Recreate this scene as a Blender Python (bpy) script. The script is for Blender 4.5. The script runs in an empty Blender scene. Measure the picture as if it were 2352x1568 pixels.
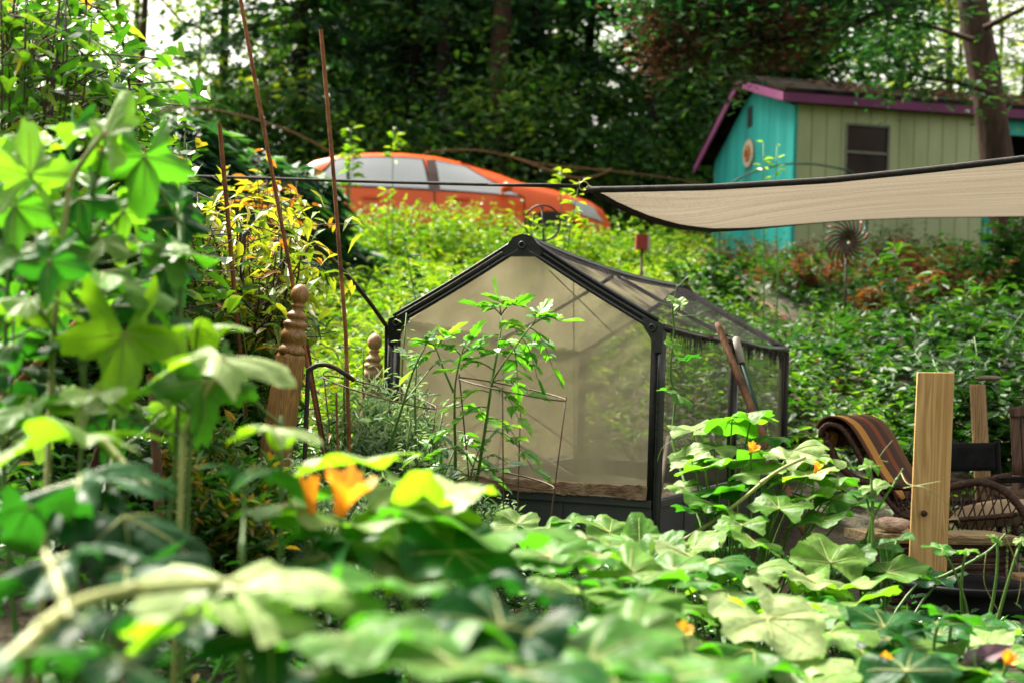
import bpy, math, random
import numpy as np
from mathutils import Vector, Matrix, Euler
R = np.random.default_rng(7)
random.seed(7)
sc = bpy.context.scene
COL = sc.collection
rad = math.radians

# ------------------------------------------------------------------ camera frame
FPX = 3267.0
ROLL, PITCH = rad(1.9), rad(1.1)
CAM = np.array([0.0, 0.0, 0.90])
_f0 = np.array([0, math.cos(PITCH), math.sin(PITCH)])
_r0 = np.array([1.0, 0, 0])
_u0 = np.cross(_r0, _f0)
CR = _r0 * math.cos(ROLL) + _u0 * math.sin(ROLL)
CU = -_r0 * math.sin(ROLL) + _u0 * math.cos(ROLL)
CF = _f0

def P(u, v, d):
    """world point seen at photo pixel (u, v) of a 2352 px wide copy, d metres deep"""
    return CAM + d * (CF + CR * (u - 1176.0) / FPX + CU * (784.0 - v) / FPX)

def nrm(a):
    a = np.asarray(a, float)
    return a / np.maximum(np.linalg.norm(a, axis=-1, keepdims=True), 1e-9)

def sstep(a, b, x):
    t = np.clip((np.asarray(x, float) - a) / (b - a), 0, 1)
    return t * t * (3 - 2 * t)

_YL = [-60, 6.4, 8.5, 10, 14, 19, 23, 27, 40, 60, 900]
_ZL = [0, 0, .36, .76, 1.45, 2.12, 2.45, 3.1, 3.6, 3.8, 3.8]
_YR = [-60, 7.4, 8.6, 11, 15, 19, 23, 27, 40, 60, 900]
_ZR = [0, 0.02, .42, .95, 1.62, 2.45, 2.85, 3.2, 3.6, 3.8, 3.8]
def ground_z(x, y):
    x = np.asarray(x, float); y = np.asarray(y, float)
    k = sstep(.5, 2.6, x)
    z = np.interp(y, _YL, _ZL) * (1 - k) + np.interp(y, _YR, _ZR) * k
    z = z + .32 * sstep(.55, 1.15, -x) * sstep(2.4, 3.8, y) * (1 - sstep(6.6, 8.5, y))
    z = z + .05 * np.sin(x * 1.7 + y * .6) * sstep(7, 10, y) + .04 * np.sin(x * .9 - y * 1.3 + 1) * sstep(7, 10, y)
    return z

# ------------------------------------------------------------------ mesh builder
class MB:
    def __init__(s):
        s.v = []; s.l = []; s.n = []; s.m = []; s.r = []; s.count = 0
    def add(s, verts, faces, mat=0, rnd=0.5):
        verts = np.asarray(verts, np.float32).reshape(-1, 3)
        nv = len(verts)
        s.v.append(verts)
        s.r.append(np.broadcast_to(np.asarray(rnd, np.float32), (nv,)).copy())
        if isinstance(faces, np.ndarray):
            s.l.append((faces + s.count).astype(np.int32).ravel())
            s.n.append(np.full(len(faces), faces.shape[1], np.int32))
            s.m.append(np.full(len(faces), mat, np.int32))
        else:
            for k in sorted(set(len(f) for f in faces)):
                fa = np.array([f for f in faces if len(f) == k], np.int32)
                s.l.append((fa + s.count).ravel()); s.n.append(np.full(len(fa), k, np.int32)); s.m.append(np.full(len(fa), mat, np.int32))
        s.count += nv
        return s
    def box(s, a, b, mat=0, frame=None, rnd=.5):
        a = np.array(a, float); b = np.array(b, float)
        c = np.array([[i, j, k] for k in (0, 1) for j in (0, 1) for i in (0, 1)])
        v = a + c * (b - a)
        if frame is not None: v = frame(v)
        return s.add(v, [(0, 2, 3, 1), (4, 5, 7, 6), (0, 1, 5, 4), (2, 6, 7, 3), (0, 4, 6, 2), (1, 3, 7, 5)], mat, rnd)
    def tube(s, pts, rr, sides=8, mat=0, rnd=.5, cap=True, closed=False):
        pts = np.asarray(pts, float); n = len(pts)
        rr = np.broadcast_to(np.asarray(rr, float), (n,))
        if closed:
            t = nrm(np.roll(pts, -1, 0) - np.roll(pts, 1, 0))
        else:
            t = nrm(np.gradient(pts, axis=0))
        ref = np.array([0, 0, 1.0])
        if abs(t[0] @ ref) > .9: ref = np.array([1.0, 0, 0])
        x = nrm(np.cross(ref, t[0])); xs = []
        for i in range(n):
            x = nrm(x - t[i] * (x @ t[i])); xs.append(x)
        xs = np.array(xs); ys = np.cross(t, xs)
        an = np.linspace(0, 2 * math.pi, sides, endpoint=False)
        v = pts[:, None, :] + rr[:, None, None] * (np.cos(an)[None, :, None] * xs[:, None, :] + np.sin(an)[None, :, None] * ys[:, None, :])
        v = v.reshape(-1, 3)
        seg = n if closed else n - 1
        i, j = np.meshgrid(np.arange(seg), np.arange(sides), indexing='ij')
        i2 = (i + 1) % n; j2 = (j + 1) % sides
        f = np.stack([i * sides + j, i * sides + j2, i2 * sides + j2, i2 * sides + j], -1).reshape(-1, 4)
        s.add(v, f, mat, rnd)
        if cap and not closed:
            off = s.count - len(v)
            for ring, rev in ((0, True), (n - 1, False)):
                idx = np.arange(sides) + ring * sides + off
                if rev: idx = idx[::-1]
                s.l.append(idx.astype(np.int32)); s.n.append(np.array([sides], np.int32)); s.m.append(np.array([mat], np.int32))
        return s
    def lathe(s, prof, base, axis=(0, 0, 1), sides=24, mat=0, rnd=.5):
        """prof: list of (height, radius)"""
        ax = nrm(np.array(axis, float))
        pts = np.array([np.array(base) + ax * h for h, r in prof]); rr = [max(r, 1e-4) for h, r in prof]
        n = len(pts)
        ref = np.array([1.0, 0, 0]) if abs(ax[0]) < .9 else np.array([0, 1.0, 0])
        x = nrm(np.cross(ax, ref)); y = np.cross(ax, x)
        an = np.linspace(0, 2 * math.pi, sides, endpoint=False)
        v = pts[:, None, :] + np.array(rr)[:, None, None] * (np.cos(an)[None, :, None] * x + np.sin(an)[None, :, None] * y)
        i, j = np.meshgrid(np.arange(n - 1), np.arange(sides), indexing='ij'); j2 = (j + 1) % sides
        f = np.stack([i * sides + j, i * sides + j2, (i + 1) * sides + j2, (i + 1) * sides + j], -1).reshape(-1, 4)
        s.add(v.reshape(-1, 3), f, mat, rnd)
        off = s.count - n * sides
        for ring, rev in ((0, True), (n - 1, False)):
            idx = np.arange(sides) + ring * sides + off
            if rev: idx = idx[::-1]
            s.l.append(idx.astype(np.int32)); s.n.append(np.array([sides], np.int32)); s.m.append(np.array([mat], np.int32))
        return s
    def grid(s, pts, mat=0, rnd=.5):
        pts = np.asarray(pts, float); n, m = pts.shape[:2]
        i, j = np.meshgrid(np.arange(n - 1), np.arange(m - 1), indexing='ij')
        f = np.stack([i * m + j, i * m + j + 1, (i + 1) * m + j + 1, (i + 1) * m + j], -1).reshape(-1, 4)
        return s.add(pts.reshape(-1, 3), f, mat, rnd)
    def leaves(s, pos, fwd, up, L, W, tmpl, mat=0, rnd=.5):
        tv, tf = tmpl
        pos = np.asarray(pos, float); n = len(pos)
        if n == 0: return s
        y = nrm(np.broadcast_to(fwd, (n, 3))); x = nrm(np.cross(y, np.broadcast_to(up, (n, 3)))); z = np.cross(x, y)
        L = np.broadcast_to(L, (n,)); W = np.broadcast_to(W, (n,))
        v = pos[:, None, :] + tv[None, :, 0, None] * W[:, None, None] * x[:, None, :] + tv[None, :, 1, None] * L[:, None, None] * y[:, None, :] + tv[None, :, 2, None] * L[:, None, None] * z[:, None, :]
        k = len(tv)
        r = np.repeat(np.broadcast_to(np.asarray(rnd, np.float32), (n,)), k)
        f = (tf[None, :, :] + (np.arange(n) * k)[:, None, None]).reshape(-1, tf.shape[1])
        return s.add(v.reshape(-1, 3), f, mat, r)
    def mesh(s, name, mats, smooth=False, origin=None):
        me = bpy.data.meshes.new(name)
        v = np.concatenate(s.v); l = np.concatenate(s.l); n = np.concatenate(s.n); m = np.concatenate(s.m); r = np.concatenate(s.r)
        if origin is not None: v = v - np.asarray(origin, np.float32)
        me.vertices.add(len(v)); me.vertices.foreach_set('co', v.astype(np.float32).ravel())
        me.loops.add(len(l)); me.loops.foreach_set('vertex_index', l)
        me.polygons.add(len(n))
        st = np.zeros(len(n), np.int32); st[1:] = np.cumsum(n)[:-1]
        me.polygons.foreach_set('loop_start', st); me.polygons.foreach_set('loop_total', n)
        me.polygons.foreach_set('material_index', m)
        me.polygons.foreach_set('use_smooth', np.full(len(n), bool(smooth)))
        a = me.attributes.new('rnd', 'FLOAT', 'POINT'); a.data.foreach_set('value', r)
        for mt in (mats if isinstance(mats, (list, tuple)) else [mats]): me.materials.append(mt)
        me.update(calc_edges=True)
        return me
    def build(s, name, mats, parent=None, smooth=False, loc=None, label=None):
        """link as ONE object; vertices are in world space"""
        if parent is not None: origin = np.array(parent['_o'])
        else: origin = np.array(loc) if loc is not None else np.zeros(3)
        me = s.mesh(name, mats, smooth, origin)
        o = bpy.data.objects.new(name, me); COL.objects.link(o)
        if parent is not None: o.parent = parent; o['_o'] = list(map(float, origin))
        else: o.location = origin; o['_o'] = list(map(float, origin))
        if label: o['label'] = label
        return o

def tag(o, label=None, cat=None, group=None, kind=None):
    if label: o['label'] = label
    if cat: o['category'] = cat
    if group: o['group'] = group
    if kind: o['kind'] = kind
    return o

def thing(name, loc, label, cat, group=None):
    e = bpy.data.objects.new(name, None); COL.objects.link(e)
    e.location = loc; e.empty_display_size = .1
    e['_o'] = [float(c) for c in loc]
    return tag(e, label, cat, group)

def copy_thing(o, loc, rz=0, scale=1.0, label=None, group=None):
    """a copy of a thing with copies of its parts and sub-parts (mesh data shared)"""
    def rec(a, parent):
        c = a.copy(); COL.objects.link(c)
        if parent is not None: c.parent = parent
        for ch in [x for x in KIDS.get(a.name, [])]: rec(ch, c)
        return c
    if not hasattr(copy_thing, 'done') or o.name not in copy_thing.done:
        copy_thing.done = getattr(copy_thing, 'done', set()); copy_thing.done.add(o.name)
        def reg(a):
            ks = list(a.children); KIDS[a.name] = ks
            for k in ks: reg(k)
        reg(o)
    c = rec(o, None)
    c.location = loc; c.rotation_euler = (0, 0, rz); c.scale = (scale,) * 3 if np.isscalar(scale) else scale
    if label: c['label'] = label
    if group: c['group'] = group
    return c
KIDS = {}

# ------------------------------------------------------------------ materials
def newmat(name):
    m = bpy.data.materials.new(name); m.use_nodes = True
    nt = m.node_tree; nt.nodes.clear()
    out = nt.nodes.new('ShaderNodeOutputMaterial')
    return m, nt, out

KG = .60
def ramp(nt, stops):
    n = nt.nodes.new('ShaderNodeValToRGB'); e = n.color_ramp.elements
    while len(e) < len(stops): e.new(.5)
    for k, (p, c) in enumerate(stops): e[k].position = p; e[k].color = (*[min(1, q * KG) for q in c], 1)
    return n

def solid(name, stops, rough=.6, scale=6, stretch=(1, 1, 1), bump=.2, metal=0, spec=.3, detail=6, coat=0, bscale=None, coord='Object', dist=.01):
    """a surface with procedural colour variation: stops = colour ramp over noise"""
    m, nt, out = newmat(name); N = nt.nodes; Lk = nt.links.new
    b = N.new('ShaderNodeBsdfPrincipled'); Lk(b.outputs[0], out.inputs[0])
    tc = N.new('ShaderNodeTexCoord'); mp = N.new('ShaderNodeMapping'); mp.inputs['Scale'].default_value = stretch
    Lk(tc.outputs[coord], mp.inputs[0])
    no = N.new('ShaderNodeTexNoise'); no.inputs['Scale'].default_value = scale; no.inputs['Detail'].default_value = detail
    Lk(mp.outputs[0], no.inputs[0])
    if not isinstance(stops[0], tuple) or len(stops[0]) == 3:
        c = stops if len(stops) == 3 and not isinstance(stops[0], tuple) else stops[0]
        stops = [(.3, tuple(x * .82 for x in c)), (.7, tuple(min(1, x * 1.15) for x in c))]
    rp = ramp(nt, stops); Lk(no.outputs[0], rp.inputs[0]); Lk(rp.outputs[0], b.inputs['Base Color'])
    b.inputs['Roughness'].default_value = rough; b.inputs['Metallic'].default_value = metal
    b.inputs['Specular IOR Level'].default_value = spec
    if coat: b.inputs['Coat Weight'].default_value = coat; b.inputs['Coat Roughness'].default_value = .08
    if bump:
        n2 = N.new('ShaderNodeTexNoise'); n2.inputs['Scale'].default_value = bscale or scale * 4; n2.inputs['Detail'].default_value = 5
        Lk(mp.outputs[0], n2.inputs[0])
        bp = N.new('ShaderNodeBump'); bp.inputs['Strength'].default_value = bump; bp.inputs['Distance'].default_value = dist
        Lk(n2.outputs[0], bp.inputs['Height']); Lk(bp.outputs[0], b.inputs['Normal'])
    return m

def leafmat(name, stops, trans=.4, tcol=(1.5, 1.6, .35), rough=.45, spec=.5, under=None, mottle=0):
    """thin leaf: reflective side + light coming through; colour differs leaf by leaf (attribute rnd)"""
    m, nt, out = newmat(name); N = nt.nodes; Lk = nt.links.new
    at = N.new('ShaderNodeAttribute'); at.attribute_name = 'rnd'
    rp = ramp(nt, stops); Lk(at.outputs['Fac'], rp.inputs[0])
    col = rp.outputs[0]
    if mottle:
        tc = N.new('ShaderNodeTexCoord'); no = N.new('ShaderNodeTexNoise'); no.inputs['Scale'].default_value = mottle; no.inputs['Detail'].default_value = 4
        Lk(tc.outputs['Object'], no.inputs[0])
        mr = N.new('ShaderNodeMapRange'); mr.inputs[1].default_value = .3; mr.inputs[2].default_value = .7; mr.inputs[3].default_value = .72; mr.inputs[4].default_value = 1.25
        Lk(no.outputs[0], mr.inputs[0])
        mx = N.new('ShaderNodeVectorMath'); mx.operation = 'SCALE'; Lk(col, mx.inputs[0]); Lk(mr.outputs[0], mx.inputs['Scale']); col = mx.outputs[0]
    b = N.new('ShaderNodeBsdfPrincipled'); b.inputs['Roughness'].default_value = rough; b.inputs['Specular IOR Level'].default_value = spec
    if under:
        ge = N.new('ShaderNodeNewGeometry'); mu = N.new('ShaderNodeMix'); mu.data_type = 'RGBA'
        Lk(ge.outputs['Backfacing'], mu.inputs['Factor']); Lk(col, mu.inputs['A']); mu.inputs['B'].default_value = (*under, 1)
        Lk(mu.outputs['Result'], b.inputs['Base Color'])
    else:
        Lk(col, b.inputs['Base Color'])
    tr = N.new('ShaderNodeBsdfTranslucent')
    ml = N.new('ShaderNodeVectorMath'); ml.operation = 'MULTIPLY'; ml.inputs[1].default_value = tcol
    Lk(col, ml.inputs[0]); Lk(ml.outputs[0], tr.inputs[0])
    ms = N.new('ShaderNodeMixShader'); ms.inputs[0].default_value = trans
    Lk(b.outputs[0], ms.inputs[1]); Lk(tr.outputs[0], ms.inputs[2]); Lk(ms.outputs[0], out.inputs[0])
    return m

def netmat(name, col, alpha_lo, alpha_hi, scale=3, stretch=(1, 1, 1), trans=.5, rot=(0, 0, 0), gi=True):
    """fine woven net: partly see-through, denser in folds and dirt"""
    m, nt, out = newmat(name); N = nt.nodes; Lk = nt.links.new
    tc = N.new('ShaderNodeTexCoord'); mp = N.new('ShaderNodeMapping'); mp.inputs['Scale'].default_value = stretch; mp.inputs['Rotation'].default_value = rot
    Lk(tc.outputs['Object'], mp.inputs[0])
    no = N.new('ShaderNodeTexNoise'); no.inputs['Scale'].default_value = scale; no.inputs['Detail'].default_value = 5; Lk(mp.outputs[0], no.inputs[0])
    mr = N.new('ShaderNodeMapRange'); mr.inputs[1].default_value = .32; mr.inputs[2].default_value = .68; mr.inputs[3].default_value = alpha_lo; mr.inputs[4].default_value = alpha_hi
    Lk(no.outputs[0], mr.inputs[0])
    d = N.new('ShaderNodeBsdfDiffuse'); d.inputs[0].default_value = (*col, 1)
    t = N.new('ShaderNodeBsdfTranslucent'); t.inputs[0].default_value = (*col, 1)
    a = N.new('ShaderNodeMixShader'); a.inputs[0].default_value = trans; Lk(d.outputs[0], a.inputs[1]); Lk(t.outputs[0], a.inputs[2])
    tp = N.new('ShaderNodeBsdfTransparent')
    b = N.new('ShaderNodeMixShader'); Lk(mr.outputs[0], b.inputs[0]); Lk(tp.outputs[0], b.inputs[1]); Lk(a.outputs[0], b.inputs[2])
    Lk(b.outputs[0], out.inputs[0])
    return m

def woodmat(name, dark, light, scale=1, axis=2, rough=.6, knots=False, bump=.25):
    """wood with grain running along one object axis"""
    m, nt, out = newmat(name); N = nt.nodes; Lk = nt.links.new
    b = N.new('ShaderNodeBsdfPrincipled'); Lk(b.outputs[0], out.inputs[0]); b.inputs['Roughness'].default_value = rough
    tc = N.new('ShaderNodeTexCoord'); mp = N.new('ShaderNodeMapping')
    st = [14 * scale] * 3; st[axis] = 1.1 * scale; mp.inputs['Scale'].default_value = st
    Lk(tc.outputs['Object'], mp.inputs[0])
    no = N.new('ShaderNodeTexNoise'); no.inputs['Scale'].default_value = 1.0; no.inputs['Detail'].default_value = 2; no.inputs['Distortion'].default_value = .6
    Lk(mp.outputs[0], no.inputs[0])
    wv = N.new('ShaderNodeMath'); wv.operation = 'MULTIPLY'; wv.inputs[1].default_value = 11; Lk(no.outputs[0], wv.inputs[0])
    fr = N.new('ShaderNodeMath'); fr.operation = 'PINGPONG'; fr.inputs[1].default_value = .5; Lk(wv.outputs[0], fr.inputs[0])
    mp2 = N.new('ShaderNodeMapping'); st2 = [150 * scale] * 3; st2[axis] = 4 * scale; mp2.inputs['Scale'].default_value = st2; Lk(tc.outputs['Object'], mp2.inputs[0])
    n2 = N.new('ShaderNodeTexNoise'); n2.inputs['Scale'].default_value = 1; n2.inputs['Detail'].default_value = 3; Lk(mp2.outputs[0], n2.inputs[0])
    ad = N.new('ShaderNodeMath'); ad.operation = 'MULTIPLY_ADD'; ad.inputs[1].default_value = .6; Lk(n2.outputs[0], ad.inputs[0]); Lk(fr.outputs[0], ad.inputs[2])
    rp = ramp(nt, [(.25, dark), (.85, light)]); Lk(ad.outputs[0], rp.inputs[0]); Lk(rp.outputs[0], b.inputs['Base Color'])
    bp = N.new('ShaderNodeBump'); bp.inputs['Strength'].default_value = bump; bp.inputs['Distance'].default_value = .004; Lk(ad.outputs[0], bp.inputs['Height']); Lk(bp.outputs[0], b.inputs['Normal'])
    return m

# leaf templates (x: +-.5 of width, y: 0..1 of length, z lifts)
T_OVAL = (np.array([[0, 0, 0], [.42, .28, .10], [.36, .66, .07], [0, 1, -.10], [-.36, .66, .07], [-.42, .28, .10]]), np.array([[0, 1, 2, 3], [0, 3, 4, 5]]))
T_DIAM = (np.array([[0, 0, 0], [.5, .45, .08], [0, 1, -.05], [-.5, .45, .08]]), np.array([[0, 1, 2], [0, 2, 3]]))
T_HEART = (np.array([[0, .12, 0], [.28, -.06, .06], [.5, .18, .12], [.3, .6, .05], [0, 1, -.12], [-.3, .6, .05], [-.5, .18, .12], [-.28, -.06, .06]]),
           np.array([[0, 1, 2, 3], [0, 3, 4, 4], [0, 4, 4, 5], [0, 5, 6, 7]]))
T_HEART = (T_HEART[0], np.array([[0, 1, 2], [0, 2, 3], [0, 3, 4], [0, 4, 5], [0, 5, 6], [0, 6, 7]]))
T_LONG = (np.array([[0, 0, 0], [.4, .25, .06], [.45, .5, .02], [0, 1, -.28], [-.45, .5, .02], [-.4, .25, .06], [0, .5, -.03]]),
          np.array([[0, 1, 2, 6], [6, 2, 3, 4], [0, 6, 4, 5]]))
_sv = [[0, 0, 0]]
for k, (yy, w) in enumerate([(.12, .30), (.22, .48), (.30, .36), (.46, .46), (.54, .28), (.70, .28), (.76, .14)]):
    _sv += [[w, yy, .05], [-w, yy, .05]]
_sv += [[0, 1, -.12]]
_sf = [(0, 1, 3), (0, 4, 2)]
for k in range(1, 6):
    _sf += [(0, 1 + 2 * k, 3 + 2 * k), (0, 4 + 2 * k, 2 + 2 * k)]
_sf += [(0, 13, 15), (0, 15, 14)]
T_SERR = (np.array(_sv, float), np.array(_sf))

def rdir(n, flat=.5, rng=R):
    """random directions, flattened to the horizontal"""
    a = rng.uniform(0, 2 * math.pi, n); z = rng.normal(0, flat, n)
    return nrm(np.stack([np.cos(a), np.sin(a), z], -1))
def rup(n, spread=.5, rng=R):
    return nrm(np.stack([rng.normal(0, spread, n), rng.normal(0, spread, n), np.ones(n)], -1))

# greens
BARK = solid('bark', [(.3, (.035, .022, .016)), (.7, (.12, .082, .06))], .9, 5, (1, 1, .25), .9, bscale=14, dist=.04)
BARK_DARK = solid('dark_bark', [(.3, (.012, .009, .007)), (.7, (.04, .03, .023))], .9, 5, (1, 1, .25), .8, bscale=14, dist=.04)
PINE_BARK = solid('pine_bark', [(.3, (.025, .014, .009)), (.7, (.14, .085, .055))], .9, 7, (1, 1, .22), 1., bscale=16, dist=.05)
TWIG = solid('twig', [(.3, (.05, .03, .02)), (.7, (.14, .09, .055))], .8, 20, bump=.3)
STEMG = solid('green_stem', [(.3, (.06, .17, .025)), (.7, (.16, .30, .05))], .5, 12, bump=.2)
STEMY = solid('pale_green_stem', [(.3, (.28, .34, .08)), (.7, (.45, .48, .16))], .5, 12, bump=.2)
# ------------------------------------------------------------------ world, sun, camera
SUN_EL, SUN_AZ = rad(52), rad(-42)      # azimuth from +Y (away from the camera) towards -X (left)
sd = np.array([math.sin(SUN_AZ) * math.cos(SUN_EL), math.cos(SUN_AZ) * math.cos(SUN_EL), math.sin(SUN_EL)])
w = bpy.data.worlds.new("World"); sc.world = w; w.use_nodes = True
nt = w.node_tree; bg = nt.nodes['Background']
sky = nt.nodes.new('ShaderNodeTexSky'); sky.sky_type = 'NISHITA'; sky.sun_disc = False
sky.sun_elevation = SUN_EL; sky.sun_rotation = SUN_AZ; sky.air_density = 1.0; sky.dust_density = 6.0; sky.ozone_density = .6
hs = nt.nodes.new('ShaderNodeHueSaturation'); hs.inputs['Saturation'].default_value = .2
nt.links.new(sky.outputs[0], hs.inputs['Color']); wt = nt.nodes.new('ShaderNodeVectorMath'); wt.operation = 'MULTIPLY'; wt.inputs[1].default_value = (1.05, 1.0, .90)
nt.links.new(hs.outputs[0], wt.inputs[0]); nt.links.new(wt.outputs[0], bg.inputs[0])
bg.inputs[1].default_value = .11
sl = bpy.data.lights.new('sun', 'SUN'); sl.energy = 4.8; sl.angle = rad(20); sl.color = (1, .925, .79)
so = bpy.data.objects.new('sun', sl); COL.objects.link(so)
so.rotation_euler = Vector(sd).to_track_quat('Z', 'Y').to_euler()

cd = bpy.data.cameras.new('camera'); co = bpy.data.objects.new('camera', cd); COL.objects.link(co)
cd.lens = 50; cd.sensor_width = 36; cd.clip_start = .05; cd.clip_end = 3000
co.matrix_world = Matrix(((CR[0], CU[0], -CF[0], CAM[0]), (CR[1], CU[1], -CF[1], CAM[1]), (CR[2], CU[2], -CF[2], CAM[2]), (0, 0, 0, 1)))
cd.dof.use_dof = True; cd.dof.focus_distance = 5.5; cd.dof.aperture_fstop = 2.7
sc.camera = co
sc.view_settings.view_transform = 'Standard'; sc.view_settings.look = 'None'; sc.view_settings.exposure = 1.92; sc.view_settings.gamma = 1
cy = sc.cycles
cy.max_bounces = 7; cy.diffuse_bounces = 3; cy.glossy_bounces = 2; cy.transmission_bounces = 5; cy.transparent_max_bounces = 16
cy.caustics_reflective = False; cy.caustics_refractive = False; cy.use_denoising = True; cy.sample_clamp_indirect = 6
cy.use_adaptive_sampling = True; cy.adaptive_threshold = .015

# ------------------------------------------------------------------ ground
m, nt, out = newmat('soil'); N = nt.nodes; Lk = nt.links.new
b = N.new('ShaderNodeBsdfPrincipled'); Lk(b.outputs[0], out.inputs[0]); b.inputs['Roughness'].default_value = .95
tc = N.new('ShaderNodeTexCoord')
n1 = N.new('ShaderNodeTexNoise'); n1.inputs['Scale'].default_value = .9; n1.inputs['Detail'].default_value = 8; Lk(tc.outputs['Object'], n1.inputs[0])
rp = ramp(nt, [(.3, (.045, .03, .018)), (.5, (.06, .06, .022)), (.7, (.13, .075, .04))]); Lk(n1.outputs[0], rp.inputs[0]); Lk(rp.outputs[0], b.inputs['Base Color'])
n2 = N.new('ShaderNodeTexNoise'); n2.inputs['Scale'].default_value = 25; n2.inputs['Detail'].default_value = 6; Lk(tc.outputs['Object'], n2.inputs[0])
bp = N.new('ShaderNodeBump'); bp.inputs['Strength'].default_value = .9; bp.inputs['Distance'].default_value = .05; Lk(n2.outputs[0], bp.inputs['Height']); Lk(bp.outputs[0], b.inputs['Normal'])
SOIL = m
xs = np.concatenate([[-900, -300, -120, -60], np.arange(-30, 30.01, .5), [60, 120, 300, 900]])
ys = np.concatenate([[-900, -200, -60, -20], np.arange(-6, 60.01, .5), [80, 120, 300, 900]])
X, Y = np.meshgrid(xs, ys, indexing='xy')
mb = MB(); mb.grid(np.stack([X, Y, ground_z(X, Y)], -1), 0)
tag(mb.build('ground', SOIL, smooth=True), 'brown soil of the garden and hillside', 'ground', kind='structure')
# bare reddish path up the right hillside
CLAY = solid('clay', [(.3, (.15, .075, .04)), (.7, (.27, .16, .09))], .95, 6, bump=.6)
pl = []
for (u, v, wpx) in [(1640, 610, 60), (1690, 650, 55), (1745, 695, 50), (1800, 735, 46), (1840, 790, 40)]:
    # where the ray meets the hill
    for d in np.arange(7, 24, .05):
        p = P(u, v, d)
        if p[2] < ground_z(p[0], p[1]): break
    pl.append(p)
pl = np.array(pl); pt = np.array([np.interp(np.linspace(0, 4, 30), range(5), pl[:, k]) for k in range(3)]).T
tt = nrm(np.gradient(pt[:, :2], axis=0)); nn = np.stack([-tt[:, 1], tt[:, 0]], -1)
rows = []
for k in np.linspace(-1, 1, 7):
    q = pt[:, :2] + nn * k * (.06 + .04 * np.sin(np.arange(30) * 1.3)[:, None])
    rows.append(np.stack([q[:, 0], q[:, 1], ground_z(q[:, 0], q[:, 1]) + .05 - .04 * abs(k)], -1))
mb = MB(); mb.grid(np.stack(rows, 1)); tag(mb.build('path', CLAY, smooth=True), 'bare reddish dirt path up the hillside', 'path', kind='structure')
PATH = pt

# ------------------------------------------------------------------ greenhouse
BLK = solid('black_plastic', [(.3, (.012, .013, .015)), (.7, (.032, .035, .04))], .27, 9, bump=.12, spec=.5)
BLKM = solid('black_webbing', [(.3, (.012, .012, .013)), (.7, (.035, .034, .034))], .8, 20, bump=.4)
PANEL = solid('grey_panel', [(.3, (.05, .055, .062)), (.7, (.11, .115, .12))], .55, 3, (1, 1, .4), .15)
RUSTW = solid('weathered_batten', [(.25, (.10, .05, .025)), (.5, (.30, .19, .11)), (.75, (.48, .36, .24))], .9, 16, (1, 1, 2), .8)
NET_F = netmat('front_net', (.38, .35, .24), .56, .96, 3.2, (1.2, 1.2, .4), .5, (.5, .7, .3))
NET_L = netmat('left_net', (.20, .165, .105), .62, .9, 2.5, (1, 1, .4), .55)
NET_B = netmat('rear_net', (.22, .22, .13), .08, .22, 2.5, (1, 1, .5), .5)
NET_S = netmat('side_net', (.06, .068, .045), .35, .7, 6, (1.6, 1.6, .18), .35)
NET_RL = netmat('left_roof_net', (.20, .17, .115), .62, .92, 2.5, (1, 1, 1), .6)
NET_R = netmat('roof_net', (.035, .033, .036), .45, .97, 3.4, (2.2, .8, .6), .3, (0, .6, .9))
G0 = np.array([.60, 5.70]); GF = np.array([-.92, .39]); GF = GF / np.linalg.norm(GF) * 1.22; GD = np.array([.926, 2.19])
def G(s, t, z):
    """greenhouse point: s 0 right..1 left of the front, t 0 front..1 rear, z metres"""
    q = G0 + GF * s + GD * t
    return np.array([q[0], q[1], z])
ZB = .415
def ze(s, t): return 1.085 - t * (.03 + .055 * s)
def zp(t): return 1.435 - .05 * t - .03 * math.sin(math.pi * t)
gh = thing('greenhouse', (*((G(0, 0, 0) + G(1, 1, 0)) / 2)[:2], 0), 'small gabled greenhouse with black frame and tan net cover on a grey base', 'greenhouse')
# base panels, one per side, with corner pieces
def wallpanel(name, a, b, z0, z1, th, mat, ribs=0):
    a = np.array(a); b = np.array(b); dvec = b - a; ln = np.linalg.norm(dvec); dx = dvec / ln; dn = np.array([-dx[1], dx[0]])
    fr = lambda v: np.stack([a[0] + v[:, 0] * dx[0] + v[:, 1] * dn[0], a[1] + v[:, 0] * dx[1] + v[:, 1] * dn[1], v[:, 2]], -1)
    mb = MB(); mb.box((.02, 0, z0), (ln - .02, th, z1), 0, fr)
    mb.box((.02, -.012, z1 - .03), (ln - .02, -.0005, z1 - .003), 0, fr)
    for k in range(ribs):
        x = ln * (k + 1) / (ribs + 1); mb.box((x - .006, -.008, z0 + .01), (x + .006, -.0005, z1 - .035), 0, fr)
    return mb.build(name, mat, gh)
wallpanel('base_panel', G(1, 0, 0)[:2], G(0, 0, 0)[:2], -.05, ZB - .02, .025, PANEL, 2)
wallpanel('base_panel', G(0, 0, 0)[:2], G(0, 1, 0)[:2], -.05, ZB - .02, .025, PANEL, 5)
wallpanel('base_panel', G(0, 1, 0)[:2], G(1, 1, 0)[:2], -.05, ZB - .02, .025, PANEL, 2)
wallpanel('base_panel', G(1, 1, 0)[:2], G(1, 0, 0)[:2], -.05, ZB - .02, .025, PANEL, 5)
soil = MB(); c = [G(.97, .02, ZB - .3), G(.03, .02, ZB - .3), G(.03, .98, ZB - .3), G(.97, .98, ZB - .3)]
bi = np.array([[c[0] * (1 - i) * (1 - j) + c[1] * i * (1 - j) + c[2] * i * j + c[3] * (1 - i) * j for i in np.linspace(0, 1, 12)] for j in np.linspace(0, 1, 24)])
bi[..., 2] += R.normal(0, .012, bi.shape[:2]); soil.grid(bi); soil.build('soil_bed', SOIL, gh, True)
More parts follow.
